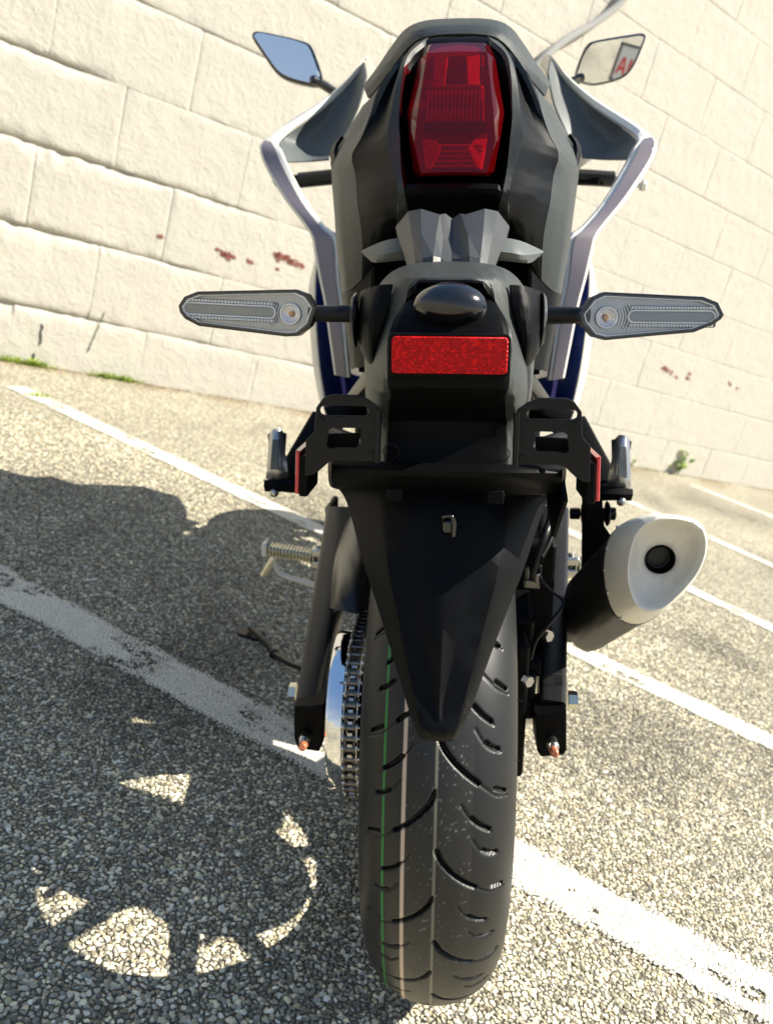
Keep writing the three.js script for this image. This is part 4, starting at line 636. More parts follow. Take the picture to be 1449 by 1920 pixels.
// --- muffler
{
  const m = node('muffler');
  const R = byAngle([[0.1851, 0.5688, 0.05], [0.1944, 0.5825, 0.05], [0.2143, 0.5928, 0.05], [0.2387, 0.596, 0.05], [0.2688, 0.592, 0.05], [0.2834, 0.5827, 0.05], [0.2893, 0.5652, 0.05], [0.2869, 0.5386, 0.05], [0.2746, 0.5112, 0.05], [0.251, 0.4829, 0.05], [0.2293, 0.4672, 0.05], [0.2101, 0.4696, 0.05], [0.1939, 0.4852, 0.05], [0.1833, 0.5238, 0.05], [0.1824, 0.5507, 0.05]], 64);
  const Lp = byAngle([[0.1947, 0.5372, 0.085], [0.196, 0.569, 0.085], [0.2036, 0.591, 0.085], [0.2182, 0.6008, 0.085], [0.2355, 0.6036, 0.085], [0.2599, 0.6002, 0.085], [0.2735, 0.5902, 0.085], [0.2779, 0.5739, 0.085], [0.2751, 0.549, 0.085], [0.262, 0.5245, 0.085], [0.2408, 0.4999, 0.085], [0.2235, 0.4912, 0.085], [0.2107, 0.495, 0.085], [0.2012, 0.5131, 0.085]], 64);
  const cen = (l) => l.reduce((s, p) => s.add(p), new THREE.Vector3()).divideScalar(l.length);
  const shrink = (l, f, dz = 0, to = null) => { const c = cen(l), t = to ? V(to) : c; return l.map((p) => p.clone().sub(c).multiplyScalar(f).add(t).add(new THREE.Vector3(0, 0, dz))); };
  const A = V([0.2182, 0.4175, -0.12]).sub(V([0.2363, 0.5338, 0.05]));
  const body = []; for (let k = 0; k <= 6; k++) body.push(shrink(R, 0.985 - 0.03 * k / 6).map((p) => p.addScaledVector(A, k / 6)));
  const last = body[body.length - 1]; body.push(shrink(last, 0.85).map((p) => p.addScaledVector(A, 0.12)), shrink(last, 0.4).map((p) => p.addScaledVector(A, 0.3)), shrink(last, 0.3).map((p) => p.addScaledVector(A, 0.6)));
  part('muffler_body', loft(body, true, 0.7), std([0.013, 0.0125, 0.012], 0.45, 0.1), m);
  const C = [0.2372, 0.547, 0.06], n = 64, circ = (r, z) => Array.from({ length: n }, (_, i) => new THREE.Vector3(C[0] + r * Math.cos(2 * Math.PI * i / n), C[1] + r * Math.sin(2 * Math.PI * i / n), z));
  const mix = (a, b, f) => a.map((p, i) => p.clone().lerp(b[i], f));
  const rings = [R.map((p) => p.clone().addScaledVector(A, 0.04)), R, mix(R, Lp, 0.55), mix(shrink(Lp, 1.0, -0.003), Lp, 0.2), shrink(Lp, 0.975, 0.002), shrink(Lp, 0.94, 0.0035), shrink(Lp, 0.9, 0.0028), shrink(Lp, 0.865, -0.0005), mix(shrink(Lp, 0.84, -0.006), circ(0.0165, 0.062), 0.04), mix(shrink(Lp, 0.8, -0.014), circ(0.0165, 0.062), 0.3), mix(shrink(Lp, 0.8, -0.02), circ(0.0165, 0.062), 0.7), circ(0.0168, 0.062), circ(0.0155, 0.06)];
  part('end_cap', loft(rings, false, 1.0), M.alu, m, 'satin silver end cap with rounded triangular mouth');
  part('outlet', [toCreasedNormals(new THREE.LatheGeometry([[0.0135, -0.05], [0.0135, 0.0], [0.0148, 0.003], [0.016, 0.003], [0.0168, 0], [0.0168, -0.02]].map(([x, y]) => new THREE.Vector2(x, y)), 48).rotateX(Math.PI / 2).translate(C[0], C[1], C[2] + 0.001), 0.5), new THREE.CylinderGeometry(0.0136, 0.0136, 0.002, 32).rotateX(Math.PI / 2).translate(C[0], C[1], C[2] - 0.045)], M.black, m);
  part('seam_band', loft([R.map((p) => p.clone().addScaledVector(A, 0.045)), shrink(R, 1.012).map((p) => p.addScaledVector(A, 0.05)), shrink(R, 1.012).map((p) => p.addScaledVector(A, 0.075)), R.map((p) => p.clone().addScaledVector(A, 0.08))], false, 0.5), std([0.05, 0.048, 0.045], 0.35, 0.5), m);
  for (const i of [24, 29, 34, 39, 44]) { const p = shrink(R, 1.004)[i], c = cen(R); part('rivet', new THREE.SphereGeometry(0.0022, 10, 8).translate(p.x + A.x * 0.02, p.y + A.y * 0.02, p.z + A.z * 0.02), M.steel, m); }
  part('outlet_ring', new THREE.TorusGeometry(0.0118, 0.0006, 8, 40).translate(C[0], C[1], C[2] - 0.006), std([0.06, 0.065, 0.065], 0.4, 0.6), m);
  const hg = part('hanger', [plate([[0.1772, 0.5798], [0.2023, 0.5804], [0.208, 0.5413], [0.2218, 0.5222], [0.2176, 0.4868], [0.1835, 0.4782]], -0.098, 0.006, 0.001), rod([0.1835, 0.5524, -0.11], [0.2117, 0.5532, -0.11], 0.009, 0.009, 20)], M.black, m);
  part('hanger_bolt', [rod([0.2116, 0.5547, -0.11], [0.215, 0.5548, -0.11], 0.017, 0.015, 24), hexBolt([0.215, 0.5548, -0.11], [1, 0, 0], 0.009, 0.008), hexBolt([0.1772, 0.5537, -0.11], [-1, 0, 0], 0.008, 0.012), rod([0.1841, 0.5539, -0.11], [0.1806, 0.5538, -0.11], 0.016, 0.014, 24)], M.black, hg);
  part('header_pipe', tube([[0.211, 0.383, -0.16], [0.2102, 0.2912, -0.35], [0.1862, 0.2205, -0.6], [0.1303, 0.169, -0.9]], 0.021, 16), M.black, m);
}
// --- passenger pegs on their brackets
for (const s of [1, -1]) {
  const p = node('passenger_peg', bike, s > 0 ? 'folded silver peg above the muffler' : 'folded silver peg on the chain side');
  const F = (q) => (s > 0 ? q : mirrorGeo(q));
  part('peg', F(merge([sheet([[[0.2175, 0.6525, -0.12], [0.2211, 0.6582, -0.115], [0.2288, 0.6572, -0.112], [0.2358, 0.6511, -0.12]], [[0.2131, 0.6301, -0.11], [0.2179, 0.6318, -0.1], [0.2276, 0.6318, -0.1], [0.2361, 0.6301, -0.11]], [[0.2093, 0.6026, -0.105], [0.2169, 0.6046, -0.095], [0.228, 0.6046, -0.095], [0.238, 0.6026, -0.105]], [[0.2096, 0.5887, -0.11], [0.2199, 0.5883, -0.105], [0.2311, 0.5883, -0.105], [0.2405, 0.5908, -0.11]]], 4, 4, 0.022, 0.5)])), std([0.42, 0.42, 0.42], 0.3, 0.85), p);
  part('peg_pad', F(sheet([[[0.2201, 0.6456, -0.101], [0.2277, 0.6456, -0.101]], [[0.2188, 0.6261, -0.093], [0.2284, 0.626, -0.093]], [[0.2188, 0.6074, -0.088], [0.2295, 0.607, -0.09]]], 3, 3, 0.004, 0.4)), M.inner, p);
  part('peg_bracket', F(merge([sheet([[[0.1963, 0.593, -0.1], [0.2154, 0.5927, -0.098], [0.2403, 0.5908, -0.1]], [[0.1944, 0.5848, -0.095], [0.2141, 0.5859, -0.09], [0.2402, 0.5847, -0.095]], [[0.1972, 0.5736, -0.1], [0.2167, 0.575, -0.1], [0.2398, 0.575, -0.1]]], 2, 2, 0.02), bar([0.2095, 0.5887, -0.12], [0.169, 0.6604, -0.2], 0.04, 0.016, 0.05, 0.016, 0.004), bar([0.1901, 0.6159, -0.15], [0.2024, 0.5741, -0.12], 0.028, 0.012, 0.02, 0.012, 0.003), bar([0.169, 0.6604, -0.2], [0.0988, 0.6884, -0.22], 0.03, 0.03, 0.03, 0.03, 0.006)])), M.black, p);
  part('footrest_stay', F(merge([bar([0.1641, 0.6488, -0.15], [0.0762, 0.6379, -0.02], 0.02, 0.022, 0.02, 0.03, 0.006), bar([0.0983, 0.6352, -0.05], [0.1512, 0.6284, -0.12], 0.02, 0.03, 0.02, 0.03, 0.006)])), M.satin, p);
  part('peg_bolt', F(merge([new THREE.SphereGeometry(0.006, 14, 10).translate(...[0.2259, 0.575, -0.094]), rod([0.2319, 0.569, -0.12], [0.2255, 0.5754, -0.092], 0.0055, 0.0055, 14)])), M.steel, p);
}
// --- rider pegs, shift lever, side stand
{
  for (const s of [-1, 1]) {
    const p = node('rider_peg', bike, s < 0 ? 'ribbed silver foot peg on the chain side' : 'silver foot peg beside the muffler');
    const a = s < 0 ? [-0.3335, 0.3701, -0.5] : [-[-0.3335, 0.3701, -0.5][0], [-0.3335, 0.3701, -0.5][1], -0.5], b = s < 0 ? [-0.244, 0.3581, -0.5] : [-[-0.244, 0.3581, -0.5][0], [-0.244, 0.3581, -0.5][1], -0.5];
    const ribs = []; for (let k = 0; k < 15; k++) { const t = k / 14, c = a.map((v, i) => v + (b[i] - v) * t); ribs.push(box(0.0035, 0.022, 0.034, 0.0015, ...c)); }
    part('peg_rubber', [rod(a, b, 0.009, 0.009, 16), ...ribs], M.zinc, p);
    part('peg_tip', [box(0.012, 0.026, 0.032, 0.004, a[0] + s * 0.004, a[1] + 0.002, a[2]), rod(a, [a[0], a[1] + 0.022, a[2]], 0.005, 0.004, 12)], M.alu, p);
    part('peg_clevis', [box(0.035, 0.016, 0.034, 0.004, b[0] - s * 0.012, b[1] + 0.011, b[2]), box(0.035, 0.016, 0.034, 0.004, b[0] - s * 0.012, b[1] - 0.012, b[2]), rod([b[0] - s * 0.008, b[1] - 0.024, b[2]], [b[0] - s * 0.008, b[1] + 0.024, b[2]], 0.006, 0.006, 14)], M.steel, p);
    part('peg_plate', [box(0.012, 0.16, 0.1, 0.008, b[0] - s * 0.034, b[1] + 0.03, b[2])], M.black, p);
  }
  const sh = node('shift_lever'); part('lever_tip', rod([-0.3741, 0.2741, -0.62], [-0.3515, 0.3123, -0.62], 0.0085, 0.0075, 16), M.zinc, sh); part('lever_arm', tube([[-0.3517, 0.3076, -0.62], [-0.3399, 0.2823, -0.62], [-0.2996, 0.2673, -0.62], [-0.2345, 0.2508, -0.62]], 0.006, 10), M.alu, sh);
  const st = node('side_stand'); const f = [-0.4251, 0.125, -0.69], k = [-0.3517, 0.1076, -0.6], q = [-0.2199, 0.1662, -0.4];
  part('stand_leg', [tube([f, [(f[0] + k[0]) / 2, (f[1] + k[1]) / 2 + 0.004, (f[2] + k[2]) / 2], k], 0.0062, 12), tube([k, [-0.2923, 0.1329, -0.5], q], 0.0066, 12), new THREE.SphereGeometry(0.0115, 16, 12).translate(...k)], M.satin, st);
  part('stand_foot', [box(0.05, 0.008, 0.05, 0.003, f[0], f[1] - 0.012, f[2], 0, 0, -0.2597)], M.satin, st);
}
// --- side fairings: white edge with grey stripe, dark inner face, blue lower panel
{
  const E = [[[0.174, 1.3035, -0.8], [0.1816, 1.2931, -0.8]], [[0.205, 1.2631, -0.78], [0.211, 1.2495, -0.775]], [[0.2534, 1.2029, -0.72], [0.2574, 1.1877, -0.71]], [[0.3199, 1.1454, -0.66], [0.3156, 1.1316, -0.65]], [[0.3474, 1.112, -0.62], [0.3226, 1.1056, -0.61]], [[0.3484, 1.094, -0.6], [0.3124, 1.0903, -0.59]], [[0.3334, 1.0607, -0.58], [0.2958, 1.0589, -0.57]], [[0.2912, 1.0027, -0.53], [0.2543, 0.9919, -0.52]], [[0.2386, 0.9406, -0.48], [0.2143, 0.9476, -0.475]], [[0.2301, 0.9109, -0.47], [0.1925, 0.9286, -0.46]], [[0.2205, 0.8677, -0.46], [0.1886, 0.8684, -0.455]], [[0.2108, 0.8246, -0.455], [0.1803, 0.8072, -0.45]], [[0.2016, 0.7635, -0.45], [0.1745, 0.746, -0.445]], [[0.1938, 0.7055, -0.45], [0.1705, 0.7014, -0.445]]];
  const rows = E.map(([o, i]) => { const f = o.map((v, d) => v + (i[d] - v) * 0.5); return [[o[0] * 0.985 - 0.004, o[1], o[2] - 0.06], [o[0], o[1], o[2] - 0.004], [f[0], f[1], f[2] + 0.003], [i[0], i[1], i[2] + 0.001], [i[0] - 0.001, i[1], i[2] - 0.007]]; });
  const stripeRows = E.slice(4).map(([o, i], k) => { const at = (f) => o.map((v, d) => v + (i[d] - v) * f + (d === 2 ? 0.0085 - 0.001 * Math.abs(f - 0.5) : 0)); return k === 0 ? [at(0.15), at(0.45), at(0.7)] : [at(0.1), at(0.45), at(0.84)]; });
  const innerRows = [[[0.1811, 1.2936, -0.805], [0.1745, 1.2724, -0.76], [0.1656, 1.2393, -0.7]], [[0.2113, 1.2503, -0.785], [0.1964, 1.2178, -0.75], [0.1788, 1.1805, -0.68]], [[0.258, 1.1882, -0.72], [0.2443, 1.1683, -0.73], [0.2082, 1.1279, -0.68]], [[0.3151, 1.1274, -0.66], [0.2856, 1.1228, -0.7], [0.231, 1.1022, -0.68]], [[0.3173, 1.0995, -0.61], [0.2808, 1.1022, -0.68], [0.2352, 1.0967, -0.68]], [[0.3014, 1.0721, -0.6], [0.2711, 1.0838, -0.66], [0.234, 1.0884, -0.67]]];
  const low = [[[0.2449, 0.9286, -0.6], [0.2596, 0.8944, -0.62], [0.256, 0.8956, -0.64], [0.2483, 0.9005, -0.72]], [[0.2531, 0.8744, -0.6], [0.2695, 0.8514, -0.62], [0.2651, 0.8491, -0.64], [0.2447, 0.8546, -0.72]], [[0.2544, 0.798, -0.6], [0.2684, 0.7881, -0.62], [0.2618, 0.7859, -0.64], [0.2409, 0.7872, -0.72]], [[0.2482, 0.7096, -0.6], [0.2611, 0.6982, -0.62], [0.2543, 0.6948, -0.64], [0.2314, 0.6913, -0.72]], [[0.2368, 0.639, -0.6], [0.2484, 0.6316, -0.62], [0.2434, 0.6273, -0.64], [0.2229, 0.6203, -0.72]]];
  for (const s of [1, -1]) {
    const F = (q) => (s > 0 ? q : mirrorGeo(q)), f = node('side_fairing', bike, s > 0 ? 'white side fairing on the muffler side' : 'white side fairing on the chain side');
    part('fairing_edge', F(sheet(rows, 1, 3, 0.003, 0.5)), M.white, f);
    part('stripe', F(sheet(stripeRows, 1, 3, 0.0012, 0.5)), M.stripe, f);
    part('inner_panel', F(sheet(innerRows, 4, 4, 0.003)), M.inner, f);
    // outside skin running forward to the nose
    const skin = E.map(([o], i) => { const t = i / (E.length - 1), fx = [0.1, 0.14, 0.18, 0.2, 0.19, 0.17][Math.min(5, Math.floor(t * 6))]; return [[o[0] - 0.004, o[1], o[2] - 0.06], [o[0] * 0.8 + 0.02, o[1] * 0.985 - 0.02 * t, o[2] - 0.32], [fx * 0.75, o[1] * 0.93 - 0.06 * t, -1.35]]; });
    part('outer_skin', F(sheet(skin.slice(0, 4), 4, 3, 0.003, 1)), M.white, f); part('outer_skin', F(sheet(skin.slice(10), 4, 3, 0.003, 1)), M.white, f);
    part('lower_panel', F(merge([sheet([low[0], low[1], low[2], low[3], low[4]].map((r) => [r[0], r[1], r[2]]), 2, 4, 0.003, 0.7)])), M.white, f);
    part('blue_panel', F(sheet(low.map((r) => [r[2], r[3].map((v, d) => v + (d === 2 ? -0.02 : 0)), [r[3][0] * 0.8, r[3][1], r[3][2] - 0.05]]), 3, 4, 0.003, 0.8)), M.blue, f);
    part('lilac_trim', F(sheet(low.map((r) => [[r[3][0] - 0.012, r[3][1], r[3][2] + 0.02], [r[3][0] - 0.02, r[3][1], r[3][2] + 0.022]]), 2, 4, 0.004)), M.lilac, f);
    part('belly_skin', F(sheet(low.map((r) => [[r[1][0] - 0.002, r[1][1], r[1][2] - 0.02], [r[1][0] * 0.95, r[1][1] - 0.03, -0.95], [0.1, r[1][1] - 0.08, -1.2]]), 3, 3, 0.003, 1)), M.blue, f);
  }
}
// --- mirrors
{
  const build = (label, out, gl, n, stem) => { const m = node('mirror', bike, label); part('mirror_shell', plateN(out, n, 0.022, 0.006, 3), M.gloss, m).position.set(...n.map((v) => -v * 0.0015)); part('mirror_glass', plateN(gl, n, 0.0012, 0.0002, 3), M.mirror, m); part('mirror_arm', tube(stem, 0.0095, 12), M.gloss, m); };
  build('left mirror reflecting blue sky', [[-0.4328, 1.3759, -0.9035], [-0.4303, 1.383, -0.9038], [-0.4223, 1.3859, -0.9038], [-0.4086, 1.3846, -0.9036], [-0.354, 1.3732, -0.9022], [-0.3178, 1.3633, -0.9011], [-0.3054, 1.3539, -0.9005], [-0.2942, 1.3302, -0.8991], [-0.2841, 1.3013, -0.8975], [-0.2831, 1.2879, -0.8969], [-0.29, 1.2797, -0.8966], [-0.3025, 1.2768, -0.8966], [-0.3369, 1.2836, -0.8975], [-0.3666, 1.2935, -0.8984], [-0.387, 1.3094, -0.8995], [-0.4117, 1.3428, -0.9015], [-0.4273, 1.3646, -0.9028]],
    [[-0.426, 1.3738, -0.9033], [-0.4247, 1.3778, -0.9035], [-0.4189, 1.3807, -0.9035], [-0.4075, 1.3795, -0.9033], [-0.3541, 1.3681, -0.9019], [-0.3213, 1.3583, -0.9009], [-0.31, 1.3499, -0.9004], [-0.2999, 1.3283, -0.8991], [-0.2898, 1.3004, -0.8976], [-0.2888, 1.29, -0.8971], [-0.2945, 1.2839, -0.8968], [-0.3036, 1.282, -0.8969], [-0.3356, 1.2888, -0.8977], [-0.3631, 1.2986, -0.8986], [-0.3824, 1.3134, -0.8996], [-0.4059, 1.3447, -0.9015], [-0.4215, 1.3665, -0.9029]], [-0.0149, 0.0499, 0.9986], [[-0.3002, 1.2871, -0.8971], [-0.2857, 1.2848, -0.92], [-0.2648, 1.2777, -0.95]]);
  build('right mirror reflecting the lot and a lettered sign', [[0.379, 1.3552, -0.8872], [0.372, 1.3608, -0.8863], [0.3565, 1.3604, -0.8873], [0.2822, 1.3521, -0.8938], [0.264, 1.3445, -0.8966], [0.2551, 1.3284, -0.901], [0.2454, 1.2971, -0.909], [0.249, 1.2839, -0.9119], [0.2671, 1.2758, -0.9128], [0.2934, 1.2732, -0.9118], [0.3394, 1.2833, -0.9067], [0.3604, 1.3013, -0.9012], [0.3745, 1.3356, -0.8922]],
    [[0.3742, 1.3527, -0.8881], [0.3685, 1.3565, -0.8876], [0.355, 1.356, -0.8885], [0.2847, 1.3484, -0.8945], [0.2696, 1.3416, -0.897], [0.2595, 1.3264, -0.9012], [0.2508, 1.297, -0.9087], [0.2541, 1.2866, -0.911], [0.2688, 1.2805, -0.9116], [0.2928, 1.278, -0.9107], [0.3357, 1.2871, -0.906], [0.3557, 1.3042, -0.9008], [0.3692, 1.3367, -0.8922]], [-0.0579, -0.2307, 0.9713], [[0.2572, 1.2874, -0.9106], [0.2415, 1.2821, -0.92], [0.2194, 1.278, -0.95]]);
}
// --- handlebar ends, levers and the parts the tail hides
{
  const hb = node('handlebar');
  part('brake_lever', [bar([0.2364, 1.0707, -0.78], [0.2845, 1.0685, -0.78], 0.02, 0.026, 0.02, 0.03, 0.008), bar([0.2845, 1.0685, -0.78], [0.3175, 1.0699, -0.79], 0.03, 0.02, 0.024, 0.018, 0.006)], M.black, hb);
  part('clutch_lever', [bar([-0.3273, 1.0713, -0.78], [-0.2812, 1.0711, -0.78], 0.02, 0.024, 0.02, 0.026, 0.008), bar([-0.2812, 1.0711, -0.78], [-0.2461, 1.0719, -0.78], 0.014, 0.012, 0.014, 0.012, 0.004)], M.black, hb);
  part('bar_end', [rod([0.3261, 1.0556, -0.7], [0.3524, 1.047, -0.7], 0.006, 0.006, 14), rod([0.3504, 1.048, -0.7], [0.3625, 1.0442, -0.7], 0.0105, 0.0095, 16, 0.003)], M.alu, hb);
  part('bar_end', rod([-0.3669, 1.0767, -0.8], [-0.3605, 1.0644, -0.8], 0.007, 0.006, 12), M.black, hb);
  part('grip', rod([-0.2264, 1.0789, -0.78], [-0.3141, 1.0712, -0.78], 0.015, 0.015, 16), M.rubber, hb); part('grip', rod([0.2214, 1.0767, -0.78], [0.3155, 1.0703, -0.78], 0.015, 0.015, 16), M.rubber, hb);
  part('bar_clamp', [rod([-0.13, 1.02, -0.82], [0.13, 1.02, -0.82], 0.016, 0.016, 14)], M.satin, hb);
  const ring = (z, cx, y0, y1, w, k = 24) => Array.from({ length: k }, (_, i) => { const a = i / k * 2 * Math.PI, c = Math.cos(a), s = Math.sin(a); return new THREE.Vector3(cx + w * Math.sign(c) * Math.abs(c) ** 0.7, (y0 + y1) / 2 + (y1 - y0) / 2 * Math.sign(s) * Math.abs(s) ** 0.7, z); });
  part('tank', loft([ring(-0.36, 0, 0.86, 0.93, 0.09), ring(-0.42, 0, 0.85, 1.02, 0.13), ring(-0.55, 0, 0.84, 1.09, 0.15), ring(-0.7, 0, 0.86, 1.09, 0.15), ring(-0.82, 0, 0.88, 1.03, 0.11)], true, 1), M.blue);
  part('seat', [loft([ring(0.0, 0, 0.94, 1.045, 0.09), ring(-0.1, 0, 0.93, 1.04, 0.115), ring(-0.22, 0, 0.9, 1.0, 0.12)], true, 1), loft([ring(-0.2, 0, 0.8, 0.93, 0.11), ring(-0.3, 0, 0.8, 0.9, 0.12), ring(-0.4, 0, 0.8, 0.89, 0.1)], true, 1)], M.seat);
  part('windscreen', sheet([[[0, 1.3, -0.98], [0.1, 1.27, -1.0], [0.15, 1.2, -0.98]], [[0, 1.2, -1.2], [0.1, 1.17, -1.2], [0.16, 1.12, -1.15]], [[0, 1.08, -1.4], [0.09, 1.06, -1.4], [0.14, 1.03, -1.3]]].map(sym), 4, 4, 0.003), phy([0.12, 0.12, 0.13], 0.1, 0, { transmission: 0.5, thickness: 0 }));
  part('nose', loft([ring(-1.1, 0, 0.72, 1.08, 0.15), ring(-1.3, 0, 0.74, 1.06, 0.14), ring(-1.45, 0, 0.78, 0.98, 0.1), ring(-1.55, 0, 0.82, 0.9, 0.05)], true, 1), M.white);
  part('engine', [box(0.24, 0.3, 0.34, 0.05, 0, 0.42, -0.78), box(0.2, 0.25, 0.22, 0.04, 0, 0.6, -0.92, -0.5), box(0.22, 0.14, 0.2, 0.03, 0, 0.36, -0.52)], M.black);
  part('frame', [bar([0.11, 0.62, -0.5], [0.07, 0.98, -1.05], 0.035, 0.08, 0.04, 0.06, 0.01), bar([-0.11, 0.62, -0.5], [-0.07, 0.98, -1.05], 0.035, 0.08, 0.04, 0.06, 0.01), box(0.2, 0.26, 0.08, 0.02, 0, 0.5, -0.47), bar([0.0779, 0.7398, -0.02], [0.1368, 0.6775, -0.25], 0.03, 0.03, 0.03, 0.03, 0.01), bar(flipX([0.0779, 0.7398, -0.02]), flipX([0.1368, 0.6775, -0.25]), 0.03, 0.03, 0.03, 0.03, 0.01), bar([0.09, 0.84, 0.0], [0.1, 0.72, -0.5], 0.026, 0.03, 0.03, 0.035, 0.008), bar([-0.09, 0.84, 0.0], [-0.1, 0.72, -0.5], 0.026, 0.03, 0.03, 0.035, 0.008)], M.satin);
  part('inner_fender', [sheet([[[0, 0.74, 0.1], [0.06, 0.74, 0.1], [0.085, 0.72, 0.08]], [[0, 0.72, -0.1], [0.07, 0.71, -0.1], [0.1, 0.68, -0.1]], [[0, 0.66, -0.32], [0.08, 0.65, -0.32], [0.12, 0.6, -0.3]], [[0, 0.45, -0.4], [0.08, 0.45, -0.4], [0.12, 0.42, -0.38]]].map(sym), 3, 3, 0.004)], M.black);
  part('inner_filler', [box(0.3, 0.42, 0.14, 0.03, 0, 0.5, -0.4), box(0.22, 0.24, 0.34, 0.05, 0, 0.66, -0.68), box(0.26, 0.28, 0.06, 0.01, 0, 0.56, -0.325)], M.black);  // added filler boxes closing gaps that let sun through the shadow
  part('shock', [rod([0, 0.45, -0.42], [0, 0.78, -0.3], 0.03, 0.03, 20)], M.satin);
  part('belly_pan', sheet([[[0, 0.2, -0.55], [0.1, 0.22, -0.55], [0.2, 0.36, -0.62]], [[0, 0.17, -0.85], [0.1, 0.19, -0.85], [0.21, 0.38, -0.9]], [[0, 0.2, -1.08], [0.08, 0.22, -1.08], [0.14, 0.4, -1.12]]].map(sym), 4, 4, 0.004), M.blue);
  const fw = node('front_wheel'); const fl = (pts, seg = 72) => toCreasedNormals(new THREE.LatheGeometry(pts.map(([r, x]) => new THREE.Vector2(r, x)), seg).rotateZ(-Math.PI / 2).translate(0, 0.305, -1.42), 0.6);
  const tp = []; for (let i = 0; i <= 24; i++) { const a = (-1 + i / 12) * 100 * Math.PI / 180; tp.push([0.305 - 0.055 * (1 - Math.cos(a)), 0.055 * Math.sin(a)]); }
  part('tyre', fl([[0.214, -0.04], ...tp, [0.214, 0.04]]), M.rubber, fw);
  part('rim', fl([[0.197, -0.035], [0.22, -0.045], [0.2, 0], [0.22, 0.045], [0.197, 0.035], [0.19, 0], [0.197, -0.035]]), M.black, fw);
  for (let k = 0; k < 10; k++) { const a = k * Math.PI / 5; part('spoke', bar([0, 0.305 + 0.03 * Math.sin(a), -1.42 + 0.03 * Math.cos(a)], [0, 0.305 + 0.196 * Math.sin(a), -1.42 + 0.196 * Math.cos(a)], 0.026, 0.022, 0.02, 0.014), M.black, fw); }
  part('brake_disc', fl([[0.09, -0.064], [0.141, -0.064], [0.141, -0.06], [0.09, -0.06], [0.09, -0.064]]), M.steel, fw);
  part('hub', fl([[0.012, -0.07], [0.032, -0.06], [0.032, 0.06], [0.012, 0.07]]), M.black, fw);
  for (const s of [-1, 1]) part('fork_leg', [rod([s * 0.1, 0.3, -1.43], [s * 0.1, 0.62, -1.27], 0.026, 0.026, 18), rod([s * 0.1, 0.6, -1.28], [s * 0.1, 1.02, -1.07], 0.02, 0.02, 18), rod([s * 0.11, 0.305, -1.42], [s * 0.03, 0.305, -1.42], 0.012, 0.012, 12)], M.satin);
  const ff = []; for (let i = 0; i <= 8; i++) { const a = (10 + i * 17) * Math.PI / 180, c = (r, x) => [x, 0.305 + r * Math.sin(a), -1.42 - r * Math.cos(a) * -1]; ff.push([c(0.3, -0.075), c(0.328, -0.055), c(0.334, 0), c(0.328, 0.055), c(0.3, 0.075)]); }
  part('front_fender', sheet(ff, 3, 3, 0.003, 1), M.black);
}

// ------------------------------------------------------------------ small things along the wall and behind the camera
const leafGeo = (L, W, bend, fold = 0.25) => { const pos = [], uv = [], idx = [], n = 6; for (let i = 0; i <= n; i++) { const t = i / n, w = W * Math.pow(Math.sin(Math.PI * Math.min(1, t * 0.92 + 0.06)), 0.8) * 0.5, y = L * t * Math.cos(bend * t), z = L * t * Math.sin(bend * t) * 0.8; for (const s of [-1, 0, 1]) { pos.push(s * w, y, z - Math.abs(s) * w * -fold); uv.push(s * 0.5 + 0.5, t); } } for (let i = 0; i < n; i++) for (let k = 0; k < 2; k++) { const a = i * 3 + k; idx.push(a, a + 1, a + 4, a, a + 4, a + 3); } const g = new THREE.BufferGeometry(); g.setAttribute('position', new THREE.Float32BufferAttribute(pos, 3)); g.setAttribute('uv', new THREE.Float32BufferAttribute(uv, 2)); g.setIndex(idx); g.computeVertexNormals(); return g; };
const leafMat = (r, g, b) => phy([r, g, b], 0.6, 0, { transmission: 0.3, thickness: 0 });
const LEAF = [leafMat(0.16, 0.26, 0.02), leafMat(0.24, 0.33, 0.02), leafMat(0.1, 0.18, 0.02)];
const toWorld = (s, h, out) => [P0[0] + WD[0] * s + WN[0] * out, h, P0[2] + WD[2] * s + WN[2] * out];
